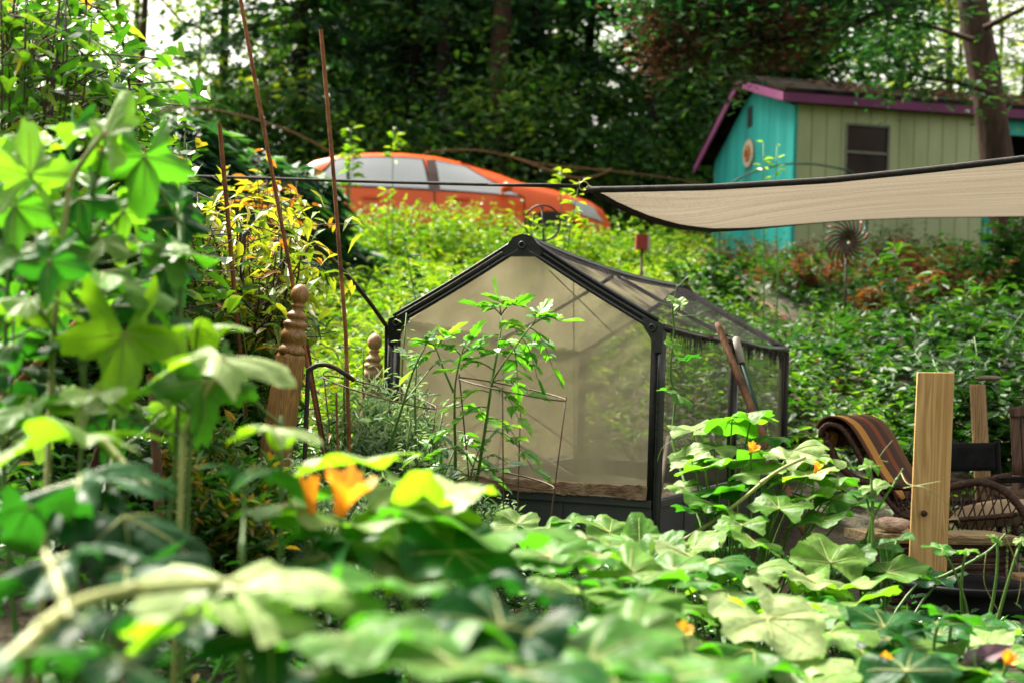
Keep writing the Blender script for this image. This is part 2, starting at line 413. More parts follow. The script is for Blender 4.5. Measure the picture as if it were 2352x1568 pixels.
# posts
def post(s, t, z1, r=.016):
    mb = MB(); a = G(s, t, -.02); b = G(s, t, z1)
    mb.tube(np.linspace(a, b, 6), r, 12)
    q = G(.5, .5, 0) - a; q[2] = 0; q = nrm(q)
    sx = nrm(np.array([*GF, 0])); sy = nrm(np.array([*GD, 0]))
    for k, (e1) in enumerate((sx, sy)):   # flat webbing strip beside the pole
        sg = np.sign(q @ e1); o = a + e1 * sg * .016; p2 = b + e1 * sg * .016
        n2 = sy if k == 0 else sx
        mb.add([o - n2 * .006 + [0, 0, ZB], o + e1 * sg * .026 - n2 * .006 + [0, 0, ZB], p2 + e1 * sg * .026 - n2 * .006, p2 - n2 * .006,
                o + n2 * .006 + [0, 0, ZB], o + e1 * sg * .026 + n2 * .006 + [0, 0, ZB], p2 + e1 * sg * .026 + n2 * .006, p2 + n2 * .006],
               [(0, 1, 2, 3), (7, 6, 5, 4), (0, 4, 5, 1), (1, 5, 6, 2), (2, 6, 7, 3), (3, 7, 4, 0)], 1)
    return mb.build('corner_post', [BLK, BLKM], gh, True)
for s in (0, 1):
    for t in (0, 1): post(s, t, ze(s, t) - .015)
for s in (0, 1):
    mb = MB(); a = G(s, .5, .1); b = G(s, .5, ze(s, .5) - .01); mb.tube([a, (a + b) / 2, b], .024 if s == 0 else .012, 10); mb.build('middle_post', BLK, gh, True)
# rafters with bracket ends
for t in (0, .5, 1):
    for s in (0, 1):
        a = G(s, t, ze(s, t)); b = G(.5, t, zp(t)); mb = MB(); L = b - a
        pts = a + np.linspace(.02, .98, 10)[:, None] * L
        pts[:, 2] -= .006 * np.sin(np.linspace(0, math.pi, 10))
        mb.tube(pts, .014 if t != .5 else .010, 10)
        if t == 0:
            n = nrm(np.array([*(-GD), 0])); mb.tube(pts + n * .012 + np.array([0, 0, -.024]), .009, 8); mb.tube(pts + n * .012 + np.array([0, 0, .022]), .008, 8)
        mb.build('rafter', BLK, gh, True)
mb = MB(); tt = np.linspace(0, 1, 16); mb.tube(np.array([G(.5, t, zp(t) + .012) for t in tt]), .018, 10); mb.build('ridge_bar', BLK, gh, True)
for s in (0, 1):
    mb = MB(); mb.tube(np.array([G(s, t, ze(s, t) - .012 * math.sin(2 * math.pi * t) ** 2) for t in tt]), .017, 10); mb.build('eave_bar', BLK, gh, True)
# corner brackets (gussets) with ring bolts
def gusset(s, t, pts2, ringat):
    n = nrm(np.array([*(-GD), 0])) * (1 if t == 0 else -1)
    q = np.array([G(a, t, z) for a, z in pts2]); k = len(q)
    mb = MB(); v = np.concatenate([q + n * .020, q - n * .012])
    fs = [tuple(range(k)), tuple(range(2 * k - 1, k - 1, -1))] + [(i, k + i, k + (i + 1) % k, (i + 1) % k) for i in range(k)]
    mb.add(v, fs); g = mb.build('corner_bracket', BLK, gh)
    c = G(ringat[0], t, ringat[1]) + n * .026; an = np.linspace(0, 2 * math.pi, 16, endpoint=False)
    ex = nrm(np.array([*GF, 0])); rg = c + .013 * (np.cos(an)[:, None] * ex + np.sin(an)[:, None] * np.array([0, 0, 1]))
    mb = MB(); mb.tube(rg, .005, 6, closed=True); mb.build('bolt_ring', BLK, g, True)
for t in (0, 1):
    e0, e1, z = ze(0, t), ze(1, t), zp(t)
    gusset(0, t, [(-.008, e0 + .012), (.06, e0 + .042), (.065, e0 + .012), (.034, e0 - .045), (.022, e0 - .10), (-.004, e0 - .10)], (.028, e0 - .004))
    gusset(1, t, [(1.008, e1 + .012), (.94, e1 + .042), (.935, e1 + .012), (.966, e1 - .045), (.978, e1 - .10), (1.004, e1 - .10)][::-1], (.972, e1 - .004))
    gusset(.5, t, [(.5, z + .028), (.465, z + .016), (.425, z - .045), (.435, z - .066), (.565, z - .066), (.575, z - .045), (.535, z + .016)][::-1], (.5, z - .02))
# net cover: one child per side, slightly slack
def cover(name, fn, mat, nu=18, nv=14, sag=.01, nvec=(0, 0, -1)):
    g = np.array([[fn(a, b) for a in np.linspace(0, 1, nu)] for b in np.linspace(0, 1, nv)])
    A, B = np.meshgrid(np.linspace(0, 1, nu), np.linspace(0, 1, nv))
    g = g + (np.sin(A * math.pi) * np.sin(B * math.pi) * sag + .004 * np.sin(A * 23 + B * 9) * np.sin(A * math.pi))[..., None] * np.array(nvec)
    mb = MB(); mb.grid(g); return mb.build(name, mat, gh, True)
gin = nrm(np.array([*GD, 0]))
def front(t):
    def f(a, b):
        top = ze(a, t) + (zp(t) - (ze(0, t) + ze(1, t)) / 2) * (1 - abs(2 * a - 1)) - .02
        return G(.02 + .96 * a, t + (.006 if t == 0 else -.006), ZB + (top - ZB) * b)
    return f
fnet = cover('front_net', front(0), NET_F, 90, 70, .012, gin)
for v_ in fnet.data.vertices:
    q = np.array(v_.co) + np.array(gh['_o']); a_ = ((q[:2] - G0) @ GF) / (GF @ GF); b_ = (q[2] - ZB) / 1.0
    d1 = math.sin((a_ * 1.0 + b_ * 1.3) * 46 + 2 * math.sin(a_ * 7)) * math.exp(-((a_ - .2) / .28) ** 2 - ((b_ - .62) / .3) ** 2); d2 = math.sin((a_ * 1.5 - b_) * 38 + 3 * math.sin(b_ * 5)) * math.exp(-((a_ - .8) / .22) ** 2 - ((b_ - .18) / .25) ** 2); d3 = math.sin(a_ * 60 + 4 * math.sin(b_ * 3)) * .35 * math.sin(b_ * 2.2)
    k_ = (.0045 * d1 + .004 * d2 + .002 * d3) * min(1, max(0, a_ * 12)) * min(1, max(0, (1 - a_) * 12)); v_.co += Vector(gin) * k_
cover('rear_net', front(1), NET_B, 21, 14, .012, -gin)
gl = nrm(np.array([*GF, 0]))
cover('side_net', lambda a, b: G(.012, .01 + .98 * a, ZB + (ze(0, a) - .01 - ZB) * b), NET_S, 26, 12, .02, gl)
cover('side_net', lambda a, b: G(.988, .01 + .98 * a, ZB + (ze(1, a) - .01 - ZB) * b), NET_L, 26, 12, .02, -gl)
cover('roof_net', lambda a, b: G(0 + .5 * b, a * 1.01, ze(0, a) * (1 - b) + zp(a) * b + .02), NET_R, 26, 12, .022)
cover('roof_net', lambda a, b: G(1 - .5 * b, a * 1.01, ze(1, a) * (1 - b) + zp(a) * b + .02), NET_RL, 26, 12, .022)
# ragged fringe of torn net under the right eave, rusty batten along the front, bracing cords inside
mb = MB(); tq = np.linspace(.03, .97, 240)
ln_ = np.where(np.arange(240) % 2, .006, R.uniform(.015, .10, 240) * (.5 + .8 * np.abs(np.sin(tq * 9))))
ft = np.array([G(-.012, t, ze(0, t) - .008) for t in tq]); fb = ft + np.stack([R.normal(0, .004, 240), R.normal(0, .004, 240), -ln_], -1)
mb.grid(np.stack([ft, fb], 0))
mb.build('frayed_hem', BLKM, gh)
mb = MB(); n = 60; ss = np.linspace(0.03, .97, n)
f1 = np.array([G(s, -.006, ZB + .030 + R.normal(0, .004)) for s in ss]); f2 = np.array([G(s, -.010, ZB - .018 + R.normal(0, .003)) for s in ss]); f0 = np.array([G(s, .012, ZB + .03) for s in ss])
mb.grid(np.stack([f0, f1, f2], 0)); mb.build('bottom_batten', RUSTW, gh)
CORD = solid('pale_cord', [(.3, (.5, .42, .28)), (.7, (.72, .62, .45))], .8, 30, bump=0)
for a, b in ((G(.93, .1, .98), G(.93, .92, .45)), (G(.93, .1, .5), G(.93, .9, .98))):
    mb = MB(); mb.tube(np.linspace(a, b, 4), .0035, 5); mb.build('bracing_cord', CORD, gh, True)
for s0, t0, s1, t1 in ((.62, .08, .28, .05), (.14, .3, .02, .05)):
    mb = MB(); mb.tube(np.linspace(G(s0, t0, ZB + .20), G(s1, t1, ZB + .01), 4), .011, 8); mb.build('pale_stick', solid('pale_bar', (.62, .52, .42), .6, 10), gh, True)  # two pale slanting sticks low inside, behind the front net
mb = MB(); mb.tube(np.linspace(G(.34, .03, zp(0) - .1), G(.36, .1, ZB), 10), .0025, 5); mb.tube(np.linspace(G(.42, .02, zp(0) - .12), G(.25, .3, .95), 6), .003, 5); mb.build('hanging_cord', BLKM, gh, True)
# green printed mark low on the front net
def text_mesh(txt, size, name, mat, parent, origin, ex, ez, depth=.001):
    cu = bpy.data.curves.new(name, 'FONT'); cu.body = txt; cu.size = size; cu.extrude = depth; cu.align_x = 'CENTER'; cu.offset = size * .03
    to = bpy.data.objects.new('tmp_text', cu); COL.objects.link(to)
    dg = bpy.context.evaluated_depsgraph_get(); me = bpy.data.meshes.new_from_object(to.evaluated_get(dg)); bpy.data.objects.remove(to)
    ex = nrm(ex); ez = nrm(ez); ny = np.cross(ex, ez)
    Mx = Matrix(((ex[0], ez[0], ny[0], origin[0]), (ex[1], ez[1], ny[1], origin[1]), (ex[2], ez[2], ny[2], origin[2]), (0, 0, 0, 1)))
    o_ = np.array(parent['_o']); Mx = Matrix.Translation(Vector(-o_)) @ Mx
    me.transform(Mx); me.materials.clear(); me.materials.append(mat)
    o = bpy.data.objects.new(name, me); COL.objects.link(o); o.parent = parent
    return o
text_mesh('8', .085, 'printed_mark', solid('green_print', (.015, .13, .07), .6, 20), gh, G(.885, -.006, ZB + .085), -np.array([*GF, 0]), np.array([0, 0, 1.0]))

# ------------------------------------------------------------------ shed
TEAL = solid('teal_paint', [(.28, (.03, .30, .28)), (.45, (.02, .50, .46)), (.6, (.035, .60, .54)), (.8, (.12, .66, .58))], .65, 3.5, (1, 1, .12), .2)
OLIVE = solid('olive_paint', [(.3, (.50, .58, .31)), (.5, (.60, .71, .39)), (.7, (.72, .82, .48))], .7, 2.5, (1, 1, .3), .1)
PURP = solid('purple_paint', [(.3, (.19, .04, .14)), (.7, (.25, .06, .18))], .6, 3, (1, 1, 1), .1)
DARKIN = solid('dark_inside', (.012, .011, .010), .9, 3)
WHITEF = solid('window_frame', [(.3, (.22, .23, .18)), (.7, (.34, .34, .27))], .5, 8)
ROOFM = solid('shingle_roof', [(.3, (.010, .012, .010)), (.5, (.03, .03, .026)), (.62, (.07, .05, .032)), (.8, (.14, .085, .055))], 1., 3.5, (1, 1, 1), .8, spec=.03)
SO = np.array([3.70, 19.0]); E1 = nrm(np.array([.98, .199])); E2 = np.array([-E1[1], E1[0]])
def S(t, s, z): q = SO + E1 * t + E2 * s; return np.array([q[0], q[1], z])
def sfr(v): return np.stack([SO[0] + v[:, 0] * E1[0] + v[:, 1] * E2[0], SO[1] + v[:, 0] * E1[1] + v[:, 1] * E2[1], v[:, 2]], -1)
Z0, ZN, ZPK, ZFA = 2.35, 4.57, 5.07, 4.22; GW, SPK = 3.15, 1.60; SL = 6.2
sh = thing('garden_shed', S(SL / 2, GW / 2, 2.5), 'teal and olive board shed with purple fascia under the trees', 'shed')
# olive boards with real gaps over a dark backing; window hole from t .734 to 1.315
WT0, WT1, WZ0, WZ1 = .74, 1.33, 3.60, 4.33
mb = MB(); pitch = .212; t = .02
while t < 2.74:
    t1 = min(t + pitch - .010, 2.75)
    segs = [(Z0, ZN)]
    if t1 > WT0 - .03 and t < WT1 + .03: segs = [(Z0, WZ0 - .03), (WZ1 + .03, ZN)]
    for a, bz in segs: mb.box((t, -.022, a), (t1, -.004, bz), 0, sfr)
    if len(segs) == 2:
        if t < WT0 - .03: mb.box((t, -.022, WZ0 - .03), (WT0 - .03, -.004, WZ1 + .03), 0, sfr)
        if t1 > WT1 + .03: mb.box((WT1 + .03, -.022, WZ0 - .03), (t1, -.004, WZ1 + .03), 0, sfr)
    t += pitch
mb.build('board_wall', OLIVE, sh)
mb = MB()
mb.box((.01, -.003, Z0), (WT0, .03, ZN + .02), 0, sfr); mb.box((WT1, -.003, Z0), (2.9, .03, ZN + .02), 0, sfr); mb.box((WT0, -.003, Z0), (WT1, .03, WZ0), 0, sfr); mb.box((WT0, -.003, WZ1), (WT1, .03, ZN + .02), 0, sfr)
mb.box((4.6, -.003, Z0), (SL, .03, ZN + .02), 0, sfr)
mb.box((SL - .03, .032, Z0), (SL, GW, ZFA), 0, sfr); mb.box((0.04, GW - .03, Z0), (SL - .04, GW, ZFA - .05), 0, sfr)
mb.box((0.02, .05, Z0), (SL - .04, GW - .04, Z0 + .04), 0, sfr); mb.box((3.05, .9, Z0 + .05), (4.7, .95, ZN), 0, sfr)  # floor, and a near-black sheet standing in for shade behind the open doorway
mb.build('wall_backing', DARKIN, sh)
# gable wall, boards of different height following the roof line
mb = MB(); s = 0.0
def roofz(s): return ZN + (ZPK - ZN) * s / SPK if s < SPK else ZPK + (ZFA - ZPK) * (s - SPK) / (GW - SPK)
while s < GW - .01:
    s1 = min(s + .30, GW); a, c_ = s, s1 - .007
    v = []
    for tt_ in (-.02, .0):
        for (q, z) in ((a, Z0), (c_, Z0), (c_, roofz(c_) - .02), (a, roofz(a) - .02)): v.append(S(tt_, q, z))
    mb.add(v, [(0, 1, 2, 3), (7, 6, 5, 4), (0, 4, 5, 1), (1, 5, 6, 2), (2, 6, 7, 3), (3, 7, 4, 0)])
    s = s1
v = [S(.003, 0.0, Z0), S(.003, GW, Z0), S(.003, GW, ZFA - .03), S(.003, SPK, ZPK - .03), S(.003, 0, ZN - .03)]
mb.add(v, [(0, 1, 2, 3, 4)]); mb.build('gable_wall', TEAL, sh)
mb = MB(); mb.box((-.022, -.03, Z0), (.018, -.0225, ZN), 0, sfr); mb.build('corner_trim', TEAL, sh)
# teal post and header of the open doorway
mb = MB(); mb.box((2.76, -.04, Z0), (2.93, -.004, ZN), 0, sfr); mb.box((2.93, -.035, ZN - .22), (4.5, -.004, ZN), 0, sfr); mb.box((4.5, -.04, Z0), (4.62, -.004, ZN), 0, sfr); mb.build('doorway_frame', TEAL, sh)
mb = MB(); mb.box((4.63, -.03, Z0), (SL, -.004, ZN), 0, sfr); mb.build('end_wall', TEAL, sh)
# fascia
fz = .125; OH = .22
def bar(mb, a, b, hgt, th, side):
    a = np.array(a); b = np.array(b); sdv = np.array(side) * th
    v = [a, b, b + [0, 0, hgt], a + [0, 0, hgt]]; v = v + [q + sdv for q in v]
    mb.add(v, [(0, 1, 2, 3), (7, 6, 5, 4), (0, 4, 5, 1), (1, 5, 6, 2), (2, 6, 7, 3), (3, 7, 4, 0)])
e1 = np.array([*E1, 0]); e2 = np.array([*E2, 0])
mb = MB(); bar(mb, S(-OH, -.16, ZN - .01), S(SL + .1, -.16, ZN - .01), fz, -.03, e2); mb.build('eave_fascia', PURP, sh)
mb = MB(); bar(mb, S(-OH, -.155, ZN + .0), S(-OH, SPK, ZPK + .0), fz - .01, -.03, e1); bar(mb, S(-OH - .001, SPK, ZPK), S(-OH - .001, GW + .30, ZFA - .17), fz - .01, -.03, e1); mb.build('gable_fascia', solid('lit_purple_paint', [(.3, (.32, .075, .23)), (.7, (.40, .12, .30))], .6, 3), sh)  # lighter copy of the purple: light on the gable side put into colour
mb = MB()
def slab(mb, a, b, c, d, th):
    v = [np.array(q) for q in (a, b, c, d)]; v = v + [q + np.array([0, 0, th]) for q in v]
    mb.add(v, [(3, 2, 1, 0), (4, 5, 6, 7), (0, 1, 5, 4), (1, 2, 6, 5), (2, 3, 7, 6), (3, 0, 4, 7)])
zt = fz + .0
slab(mb, S(-OH - .02, -.2, ZN + zt), S(SL + .15, -.2, ZN + zt), S(SL + .15, SPK, ZPK + zt + .02), S(-OH - .02, SPK, ZPK + zt + .02), .05)
slab(mb, S(-OH - .02, SPK, ZPK + zt + .02), S(SL + .15, SPK, ZPK + zt + .02), S(SL + .15, GW + .32, ZFA - .02), S(-OH - .02, GW + .32, ZFA - .02), .05)
roof = mb.build('roof', ROOFM, sh)
mb = MB(); n = 900; q = np.array([S(R.uniform(.6, SL), R.uniform(-.2, 1.4), 0) for _ in range(n)]); sv = ((q[:, :2] - SO) @ E2); q[:, 2] = ZN + zt + .055 + (ZPK - ZN) * (sv + .2) / (SPK + .2)
mb.leaves(q, rdir(n, .15), rup(n, .4), R.uniform(.06, .16, n), R.uniform(.04, .09, n), T_OVAL, 0, R.random(n))
mb.build('leaf_litter', leafmat('dead_leaf', [(.1, (.05, .025, .015)), (.5, (.15, .08, .045)), (.9, (.30, .18, .12))], .2, (1, .8, .5), .8), roof)
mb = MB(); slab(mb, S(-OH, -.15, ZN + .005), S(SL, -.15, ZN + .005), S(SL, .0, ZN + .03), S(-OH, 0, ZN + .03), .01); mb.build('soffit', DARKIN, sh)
# window
wf = MB()
for a, bb in (((WT0 - .03, -.034, WZ1), (WT1 + .03, -.001, WZ1 + .035)), ((WT0 - .03, -.034, WZ0 - .035), (WT1 + .03, -.001, WZ0)), ((WT0 - .03, -.034, WZ0), (WT0, -.001, WZ1)), ((WT1, -.034, WZ0), (WT1 + .03, -.001, WZ1)), ((WT0, -.028, 3.955), (WT1, -.004, 3.99))): wf.box(a, bb, 0, sfr)
wo = wf.build('window', WHITEF, sh)
GLASSD = solid('dark_window_glass', [(.35, (.012, .008, .006)), (.7, (.06, .03, .018))], .35, 2.5, bump=0, spec=.25)
mb = MB(); mb.box((WT0, .0, WZ0), (WT1, .012, WZ1), 0, sfr); mb.build('pane', GLASSD, wo)
# louvred gable vent
vt = MB(); s0 = 1.55
vt.box((-.035, s0, 4.52), (-.0215, s0 + .17, 4.82), 0, sfr)
vo = vt.build('gable_vent', solid('vent_grey', (.05, .09, .085), .7, 8), sh)
mb = MB()
for k in range(7): mb.box((-.045, s0 + .02, 4.54 + k * .039), (-.0355, s0 + .15, 4.555 + k * .039), 0, sfr)
mb.build('louvre', solid('louvre_dark', (.012, .02, .02), .8, 8), vo)
# round sun plaque hung on the gable
pc = S(-.03, 1.62, 4.13); plq = thing('sun_plaque', tuple(pc), 'round cream and orange sun plaque hung on the teal gable', 'plaque')
def disc(mb, c, r, n, th, wav=0, k=0, sides=48):
    n = nrm(n); ez = np.array([0, 0, 1.0]); ex = np.cross(ez, n)
    an = np.linspace(0, 2 * math.pi, sides, endpoint=False); rr = r * (1 + wav * np.cos(an * k))
    ring = c + rr[:, None] * (np.cos(an)[:, None] * ex + np.sin(an)[:, None] * ez)
    v = np.concatenate([ring, ring + n * th, [c + n * th * 1.25]]); f = [(i, (i + 1) % sides, sides + (i + 1) % sides, sides + i) for i in range(sides)] + [(sides + i, sides + (i + 1) % sides, 2 * sides) for i in range(sides)]
    mb.add(v, f)
nn_ = -e1
mb = MB(); disc(mb, pc, .20, nn_, .02, .06, 16); mb.build('rim', solid('cream_paint', [(.3, (.62, .50, .36)), (.7, (.78, .68, .52))], .6, 14), plq)
mb = MB(); disc(mb, pc + nn_ * .022, .105, nn_, .02, .15, 12); mb.build('face', solid('orange_paint', [(.3, (.55, .20, .04)), (.7, (.75, .36, .09))], .6, 14), plq)
mb = MB(); disc(mb, pc + nn_ * .045, .05, nn_, .012); mb.build('centre', solid('rust_paint', (.35, .11, .03), .6, 14), plq)

# ------------------------------------------------------------------ car
CARP = solid('orange_car_paint', [(.3, (1.15, .15, .02)), (.7, (1.3, .2, .03))], .3, 1.2, bump=0, coat=.25)
CGL = solid('car_glass', [(.3, (.9, .95, .95)), (.7, (1.1, 1.1, 1.1))], .07, .8, bump=0, metal=.75)
RUB = solid('rubber', (.018, .018, .019), .75, 12)
ALU = solid('alloy', (.5, .5, .5), .3, 9, metal=.8, bump=0)
DKTR = solid('dark_trim', (.03, .03, .032), .5, 9)
cx, cyy = (P(1030, 600, 20.3))[:2]
YAW, PIT = rad(9), rad(-2.3)
CO = np.array([cx - .17, cyy, 2.30])
car = thing('hatchback_car', tuple(CO), 'orange hatchback car parked behind tall weeds at the wood edge', 'car')
def cfr(v):
    v = np.asarray(v, float).reshape(-1, 3) * [1.15, 1.0, 1.03]
    x = v[:, 0] * math.cos(PIT) + v[:, 2] * math.sin(PIT); z = -v[:, 0] * math.sin(PIT) + v[:, 2] * math.cos(PIT); y = v[:, 1]
    return np.stack([CO[0] + x * math.cos(YAW) - y * math.sin(YAW), CO[1] + x * math.sin(YAW) + y * math.cos(YAW), CO[2] + z], -1)
stx = np.array([-2.08, -2.03, -1.9, -1.72, -1.5, -1.2, -.85, -.45, -.05, .35, .7, .98, 1.15, 1.4, 1.65, 1.85, 2.0, 2.08])
top = np.interp(stx, [-2.08, -2.03, -1.9, -1.72, -1.5, -1.2, -.7, -.2, .2, .6, .98, 1.15, 1.5, 1.85, 2.0, 2.08], [.62, .82, 1.02, 1.24, 1.40, 1.48, 1.53, 1.51, 1.44, 1.30, 1.14, 1.10, 1.02, .90, .80, .62])
belt = np.interp(stx, [-2.08, -1.9, -1.5, 0, 1.0, 2.08], [.60, .98, 1.02, .96, .90, .58]); belt = np.minimum(belt, top - .035)
wd = .87 * (1 - .24 * np.abs(stx / 2.08) ** 7)
def sect(i):
    tb = top[i] - belt[i]; k = min(1, tb / .45)
    w = wd[i]; rs = w * (1 - .25 * k); return [(0, .2), (w * .86, .2), (w * .97, .32), (w, .52), (w * .985, .72 * min(1, belt[i] / .8)), (w * .95, belt[i]), (w * .95 * (1 - .5 * .25 * k) , belt[i] + tb * .5), (rs * .92, top[i] - tb * .10 - .008), (rs * .80, top[i] - .012), (rs * .4, top[i]), (0, top[i] + .005)]
gr = []
for i, x in enumerate(stx):
    h = sect(i); full = [(-y, z) for y, z in h] + [(y, z) for y, z in h[::-1][1:-1]]
    gr.append([(x, y, z) for y, z in full])
gr = np.array(gr); n, mloop = gr.shape[:2]
gr = np.concatenate([gr, gr[:, :1]], 1)
mb = MB(); mb.grid(cfr(gr.reshape(-1, 3)).reshape(n, mloop + 1, 3))
mb.add(cfr(gr[0, :-1]), [tuple(range(mloop))[::-1]]); mb.add(cfr(gr[-1, :-1]), [tuple(range(mloop))])
body = mb.build('body', CARP, car, True)
def strip(x0, x1, k0, k1, off, sgn, nx=8, x1t=None, x0t=None):
    g = []
    for f in np.linspace(0, 1, 5):
        row = []
        for g_ in np.linspace(0, 1, nx):
            x = (x0 + (x0t - x0) * f if x0t is not None else x0) * (1 - g_) + (x1 + (x1t - x1) * f if x1t is not None else x1) * g_
            def at(k):
                ys_ = np.interp(x, stx, [sect(i)[k][0] for i in range(n)]); zs_ = np.interp(x, stx, [sect(i)[k][1] for i in range(n)]); return np.array([ys_, zs_])
            kk = k0 + (k1 - k0) * f; ka = int(math.floor(kk)); fr_ = kk - ka; p = at(ka) * (1 - fr_) + (at(min(ka + 1, 10)) * fr_ if fr_ > 0 else 0)
            row.append((x, sgn * (p[0] + off), p[1] + off * .5))
        g.append(row)
    return np.array(g)
for sgn in (-1, 1):
    for (x0, x1, x0t, x1t) in ((-1.50, -1.13, -1.25, -1.13), (-1.09, -.16, -1.09, -.22), (-.02, .93, -.06, .30)):
        g = strip(x0, x1, 5.1, 6.85, .012, sgn, 10, x1t, x0t); mb = MB(); mb.grid(cfr(g.reshape(-1, 3)).reshape(g.shape)); mb.build('side_window', CGL, car, True)
    g = strip(-.165, -.02, 5.0, 6.9, .010, sgn, 3); mb = MB(); mb.grid(cfr(g.reshape(-1, 3)).reshape(g.shape)); mb.build('door_pillar', solid('pillar_grey', (.22, .15, .14), .4, 6), car)
    g = strip(-1.35, .95, 2.6, 2.75, .012, sgn, 16); mb = MB(); mb.grid(cfr(g.reshape(-1, 3)).reshape(g.shape)); mb.build('side_moulding', DKTR, car)
    for (x0, x1, x0t, x1t) in ((-1.56, -1.11, -1.29, -1.11), (-1.11, -.14, -1.11, -.20), (-.05, 1.0, -.09, .33)):
        g = strip(x0, x1, 5.03, 6.95, .007, sgn, 10, x1t, x0t); mb = MB(); mb.grid(cfr(g.reshape(-1, 3)).reshape(g.shape)); mb.build('window_seal', RUB, car, True)
    for x0 in (-1.13, -.10, .98):
        g = strip(x0, x0 + .014, 1.6, 4.98, .006, sgn, 2); mb = MB(); mb.grid(cfr(g.reshape(-1, 3)).reshape(g.shape)); mb.build('door_gap', RUB, car)
    for hx in (-.95, .12):
        mb = MB(); yy_ = sgn * .885; mb.box((hx, min(yy_, yy_ - sgn * .03), .86), (hx + .2, max(yy_, yy_ - sgn * .03), .90), 0, cfr); mb.build('door_handle', CARP, car)
    mb = MB(); a = np.array([[.72, sgn * .86, .98], [.74, sgn * .95, 1.0], [.78, sgn * 1.02, 1.02], [.80, sgn * 1.04, 1.02]]); mb.tube(cfr(a), [.03, .06, .075, .04], 8); mb.build('wing_mirror', CARP, car, True)
    for wx in (-1.28, 1.30):
        an = np.linspace(0, 2 * math.pi, 24, endpoint=False)
        c0 = np.stack([wx + .245 * np.cos(an), np.full(24, sgn * .80), .31 + .245 * np.sin(an)], -1)
        mb = MB(); mb.tube(cfr(c0), .082, 10, closed=True); wh = mb.build('wheel', RUB, car, True)
        mb = MB(); q = np.concatenate([np.stack([wx + r_ * np.cos(an), np.full(24, sgn * y_), .31 + r_ * np.sin(an)], -1) for r_, y_ in ((.2, .80), (.2, .85), (.12, .83), (.05, .86))])
        f = [(k * 24 + i, k * 24 + (i + 1) % 24, (k + 1) * 24 + (i + 1) % 24, (k + 1) * 24 + i) for k in range(3) for i in range(24)] + [tuple(range(72, 96))]
        mb.add(cfr(q), f); mb.build('rim', ALU, wh, True)
        mb = MB(); ar = np.linspace(-.15, math.pi + .15, 20); q = np.concatenate([np.stack([wx + r_ * np.cos(ar), np.full(20, sgn * .885), .33 + r_ * np.sin(ar)], -1) for r_ in (.34, .385)])
        mb.add(cfr(q), [(i, i + 1, 21 + i, 20 + i) for i in range(19)]); mb.add(cfr(np.concatenate([q[:20] * [1, .999, 1], [[wx, sgn * .884, .2]]])), [(i, i + 1, 20) for i in range(19)]); mb.build('wheel_arch', DKTR, car)
    g = strip(1.72, 2.0, 4.6, 6.2, .018, sgn, 6, 1.86, 1.55); mb = MB(); mb.grid(cfr(g.reshape(-1, 3)).reshape(g.shape)); mb.build('headlight', solid('lamp_glass', (.8, .82, .84), .12, 4, bump=0), car, True)
    g = strip(-2.05, -1.86, 4.1, 5.6, .018, sgn, 6); mb = MB(); mb.grid(cfr(g.reshape(-1, 3)).reshape(g.shape)); mb.build('tail_light', solid('red_lamp', (.45, .02, .015), .15, 4, bump=0), car, True)
def topstrip(x0, x1, off, wf):
    g = []
    for x in np.linspace(x0, x1, 8):
        zt_ = np.interp(x, stx, top); w_ = np.interp(x, stx, wd) * wf; g.append([(x, y_, zt_ + off - .012 * abs(y_ / w_) ** 2) for y_ in np.linspace(-w_, w_, 9)])
    g = np.array(g); return g
for nm, x0, x1 in (('windscreen', .24, .96), ('rear_window', -1.90, -1.45)):
    g = topstrip(x0, x1, .014, .64); mb = MB(); mb.grid(cfr(g.reshape(-1, 3)).reshape(g.shape)); mb.build(nm, CGL, car, True)
mb = MB(); mb.box((-2.10, -.26, .60), (-2.075, .26, .72), 0, cfr); mb.build('number_plate', solid('plate_white', (.6, .6, .58), .5, 9), car)
# ------------------------------------------------------------------ shade sail and its rope
def sailmat():
    m, nt, out = newmat('sail_cloth'); N = nt.nodes; Lk = nt.links.new
    tc = N.new('ShaderNodeTexCoord'); mp = N.new('ShaderNodeMapping'); mp.inputs['Rotation'].default_value = (0, 0, rad(28)); mp.inputs['Scale'].default_value = (1.0, 22, 1.2); Lk(tc.outputs['Object'], mp.inputs[0])
    no = N.new('ShaderNodeTexNoise'); no.inputs['Scale'].default_value = 1; no.inputs['Detail'].default_value = 3; Lk(mp.outputs[0], no.inputs[0])
    n3 = N.new('ShaderNodeTexNoise'); n3.inputs['Scale'].default_value = 90; n3.inputs['Detail'].default_value = 2; Lk(tc.outputs['Object'], n3.inputs[0])
    ad = N.new('ShaderNodeMath'); ad.operation = 'MULTIPLY_ADD'; ad.inputs[1].default_value = .5; Lk(n3.outputs[0], ad.inputs[0]); Lk(no.outputs[0], ad.inputs[2])
    rp = ramp(nt, [(.40, (.095, .077, .056)), (.62, (.182, .155, .115)), (.9, (.24, .21, .16))]); Lk(ad.outputs[0], rp.inputs[0])
    d = N.new('ShaderNodeBsdfDiffuse'); t = N.new('ShaderNodeBsdfTranslucent'); Lk(rp.outputs[0], d.inputs[0]); Lk(rp.outputs[0], t.inputs[0])
    ms = N.new('ShaderNodeMixShader'); ms.inputs[0].default_value = .55; Lk(d.outputs[0], ms.inputs[1]); Lk(t.outputs[0], ms.inputs[2]); Lk(ms.outputs[0], out.inputs[0])
    return m
SAIL = sailmat()
HEM = solid('sail_hem', [(.3, (.02, .018, .015)), (.7, (.045, .04, .034))], .85, 30, bump=.3)
uu = np.linspace(1347, 2760, 40)
vt_ = np.interp(uu, [1347, 1420, 1630, 1900, 2130, 2352, 2760], [430, 429, 424, 408, 384, 358, 300])
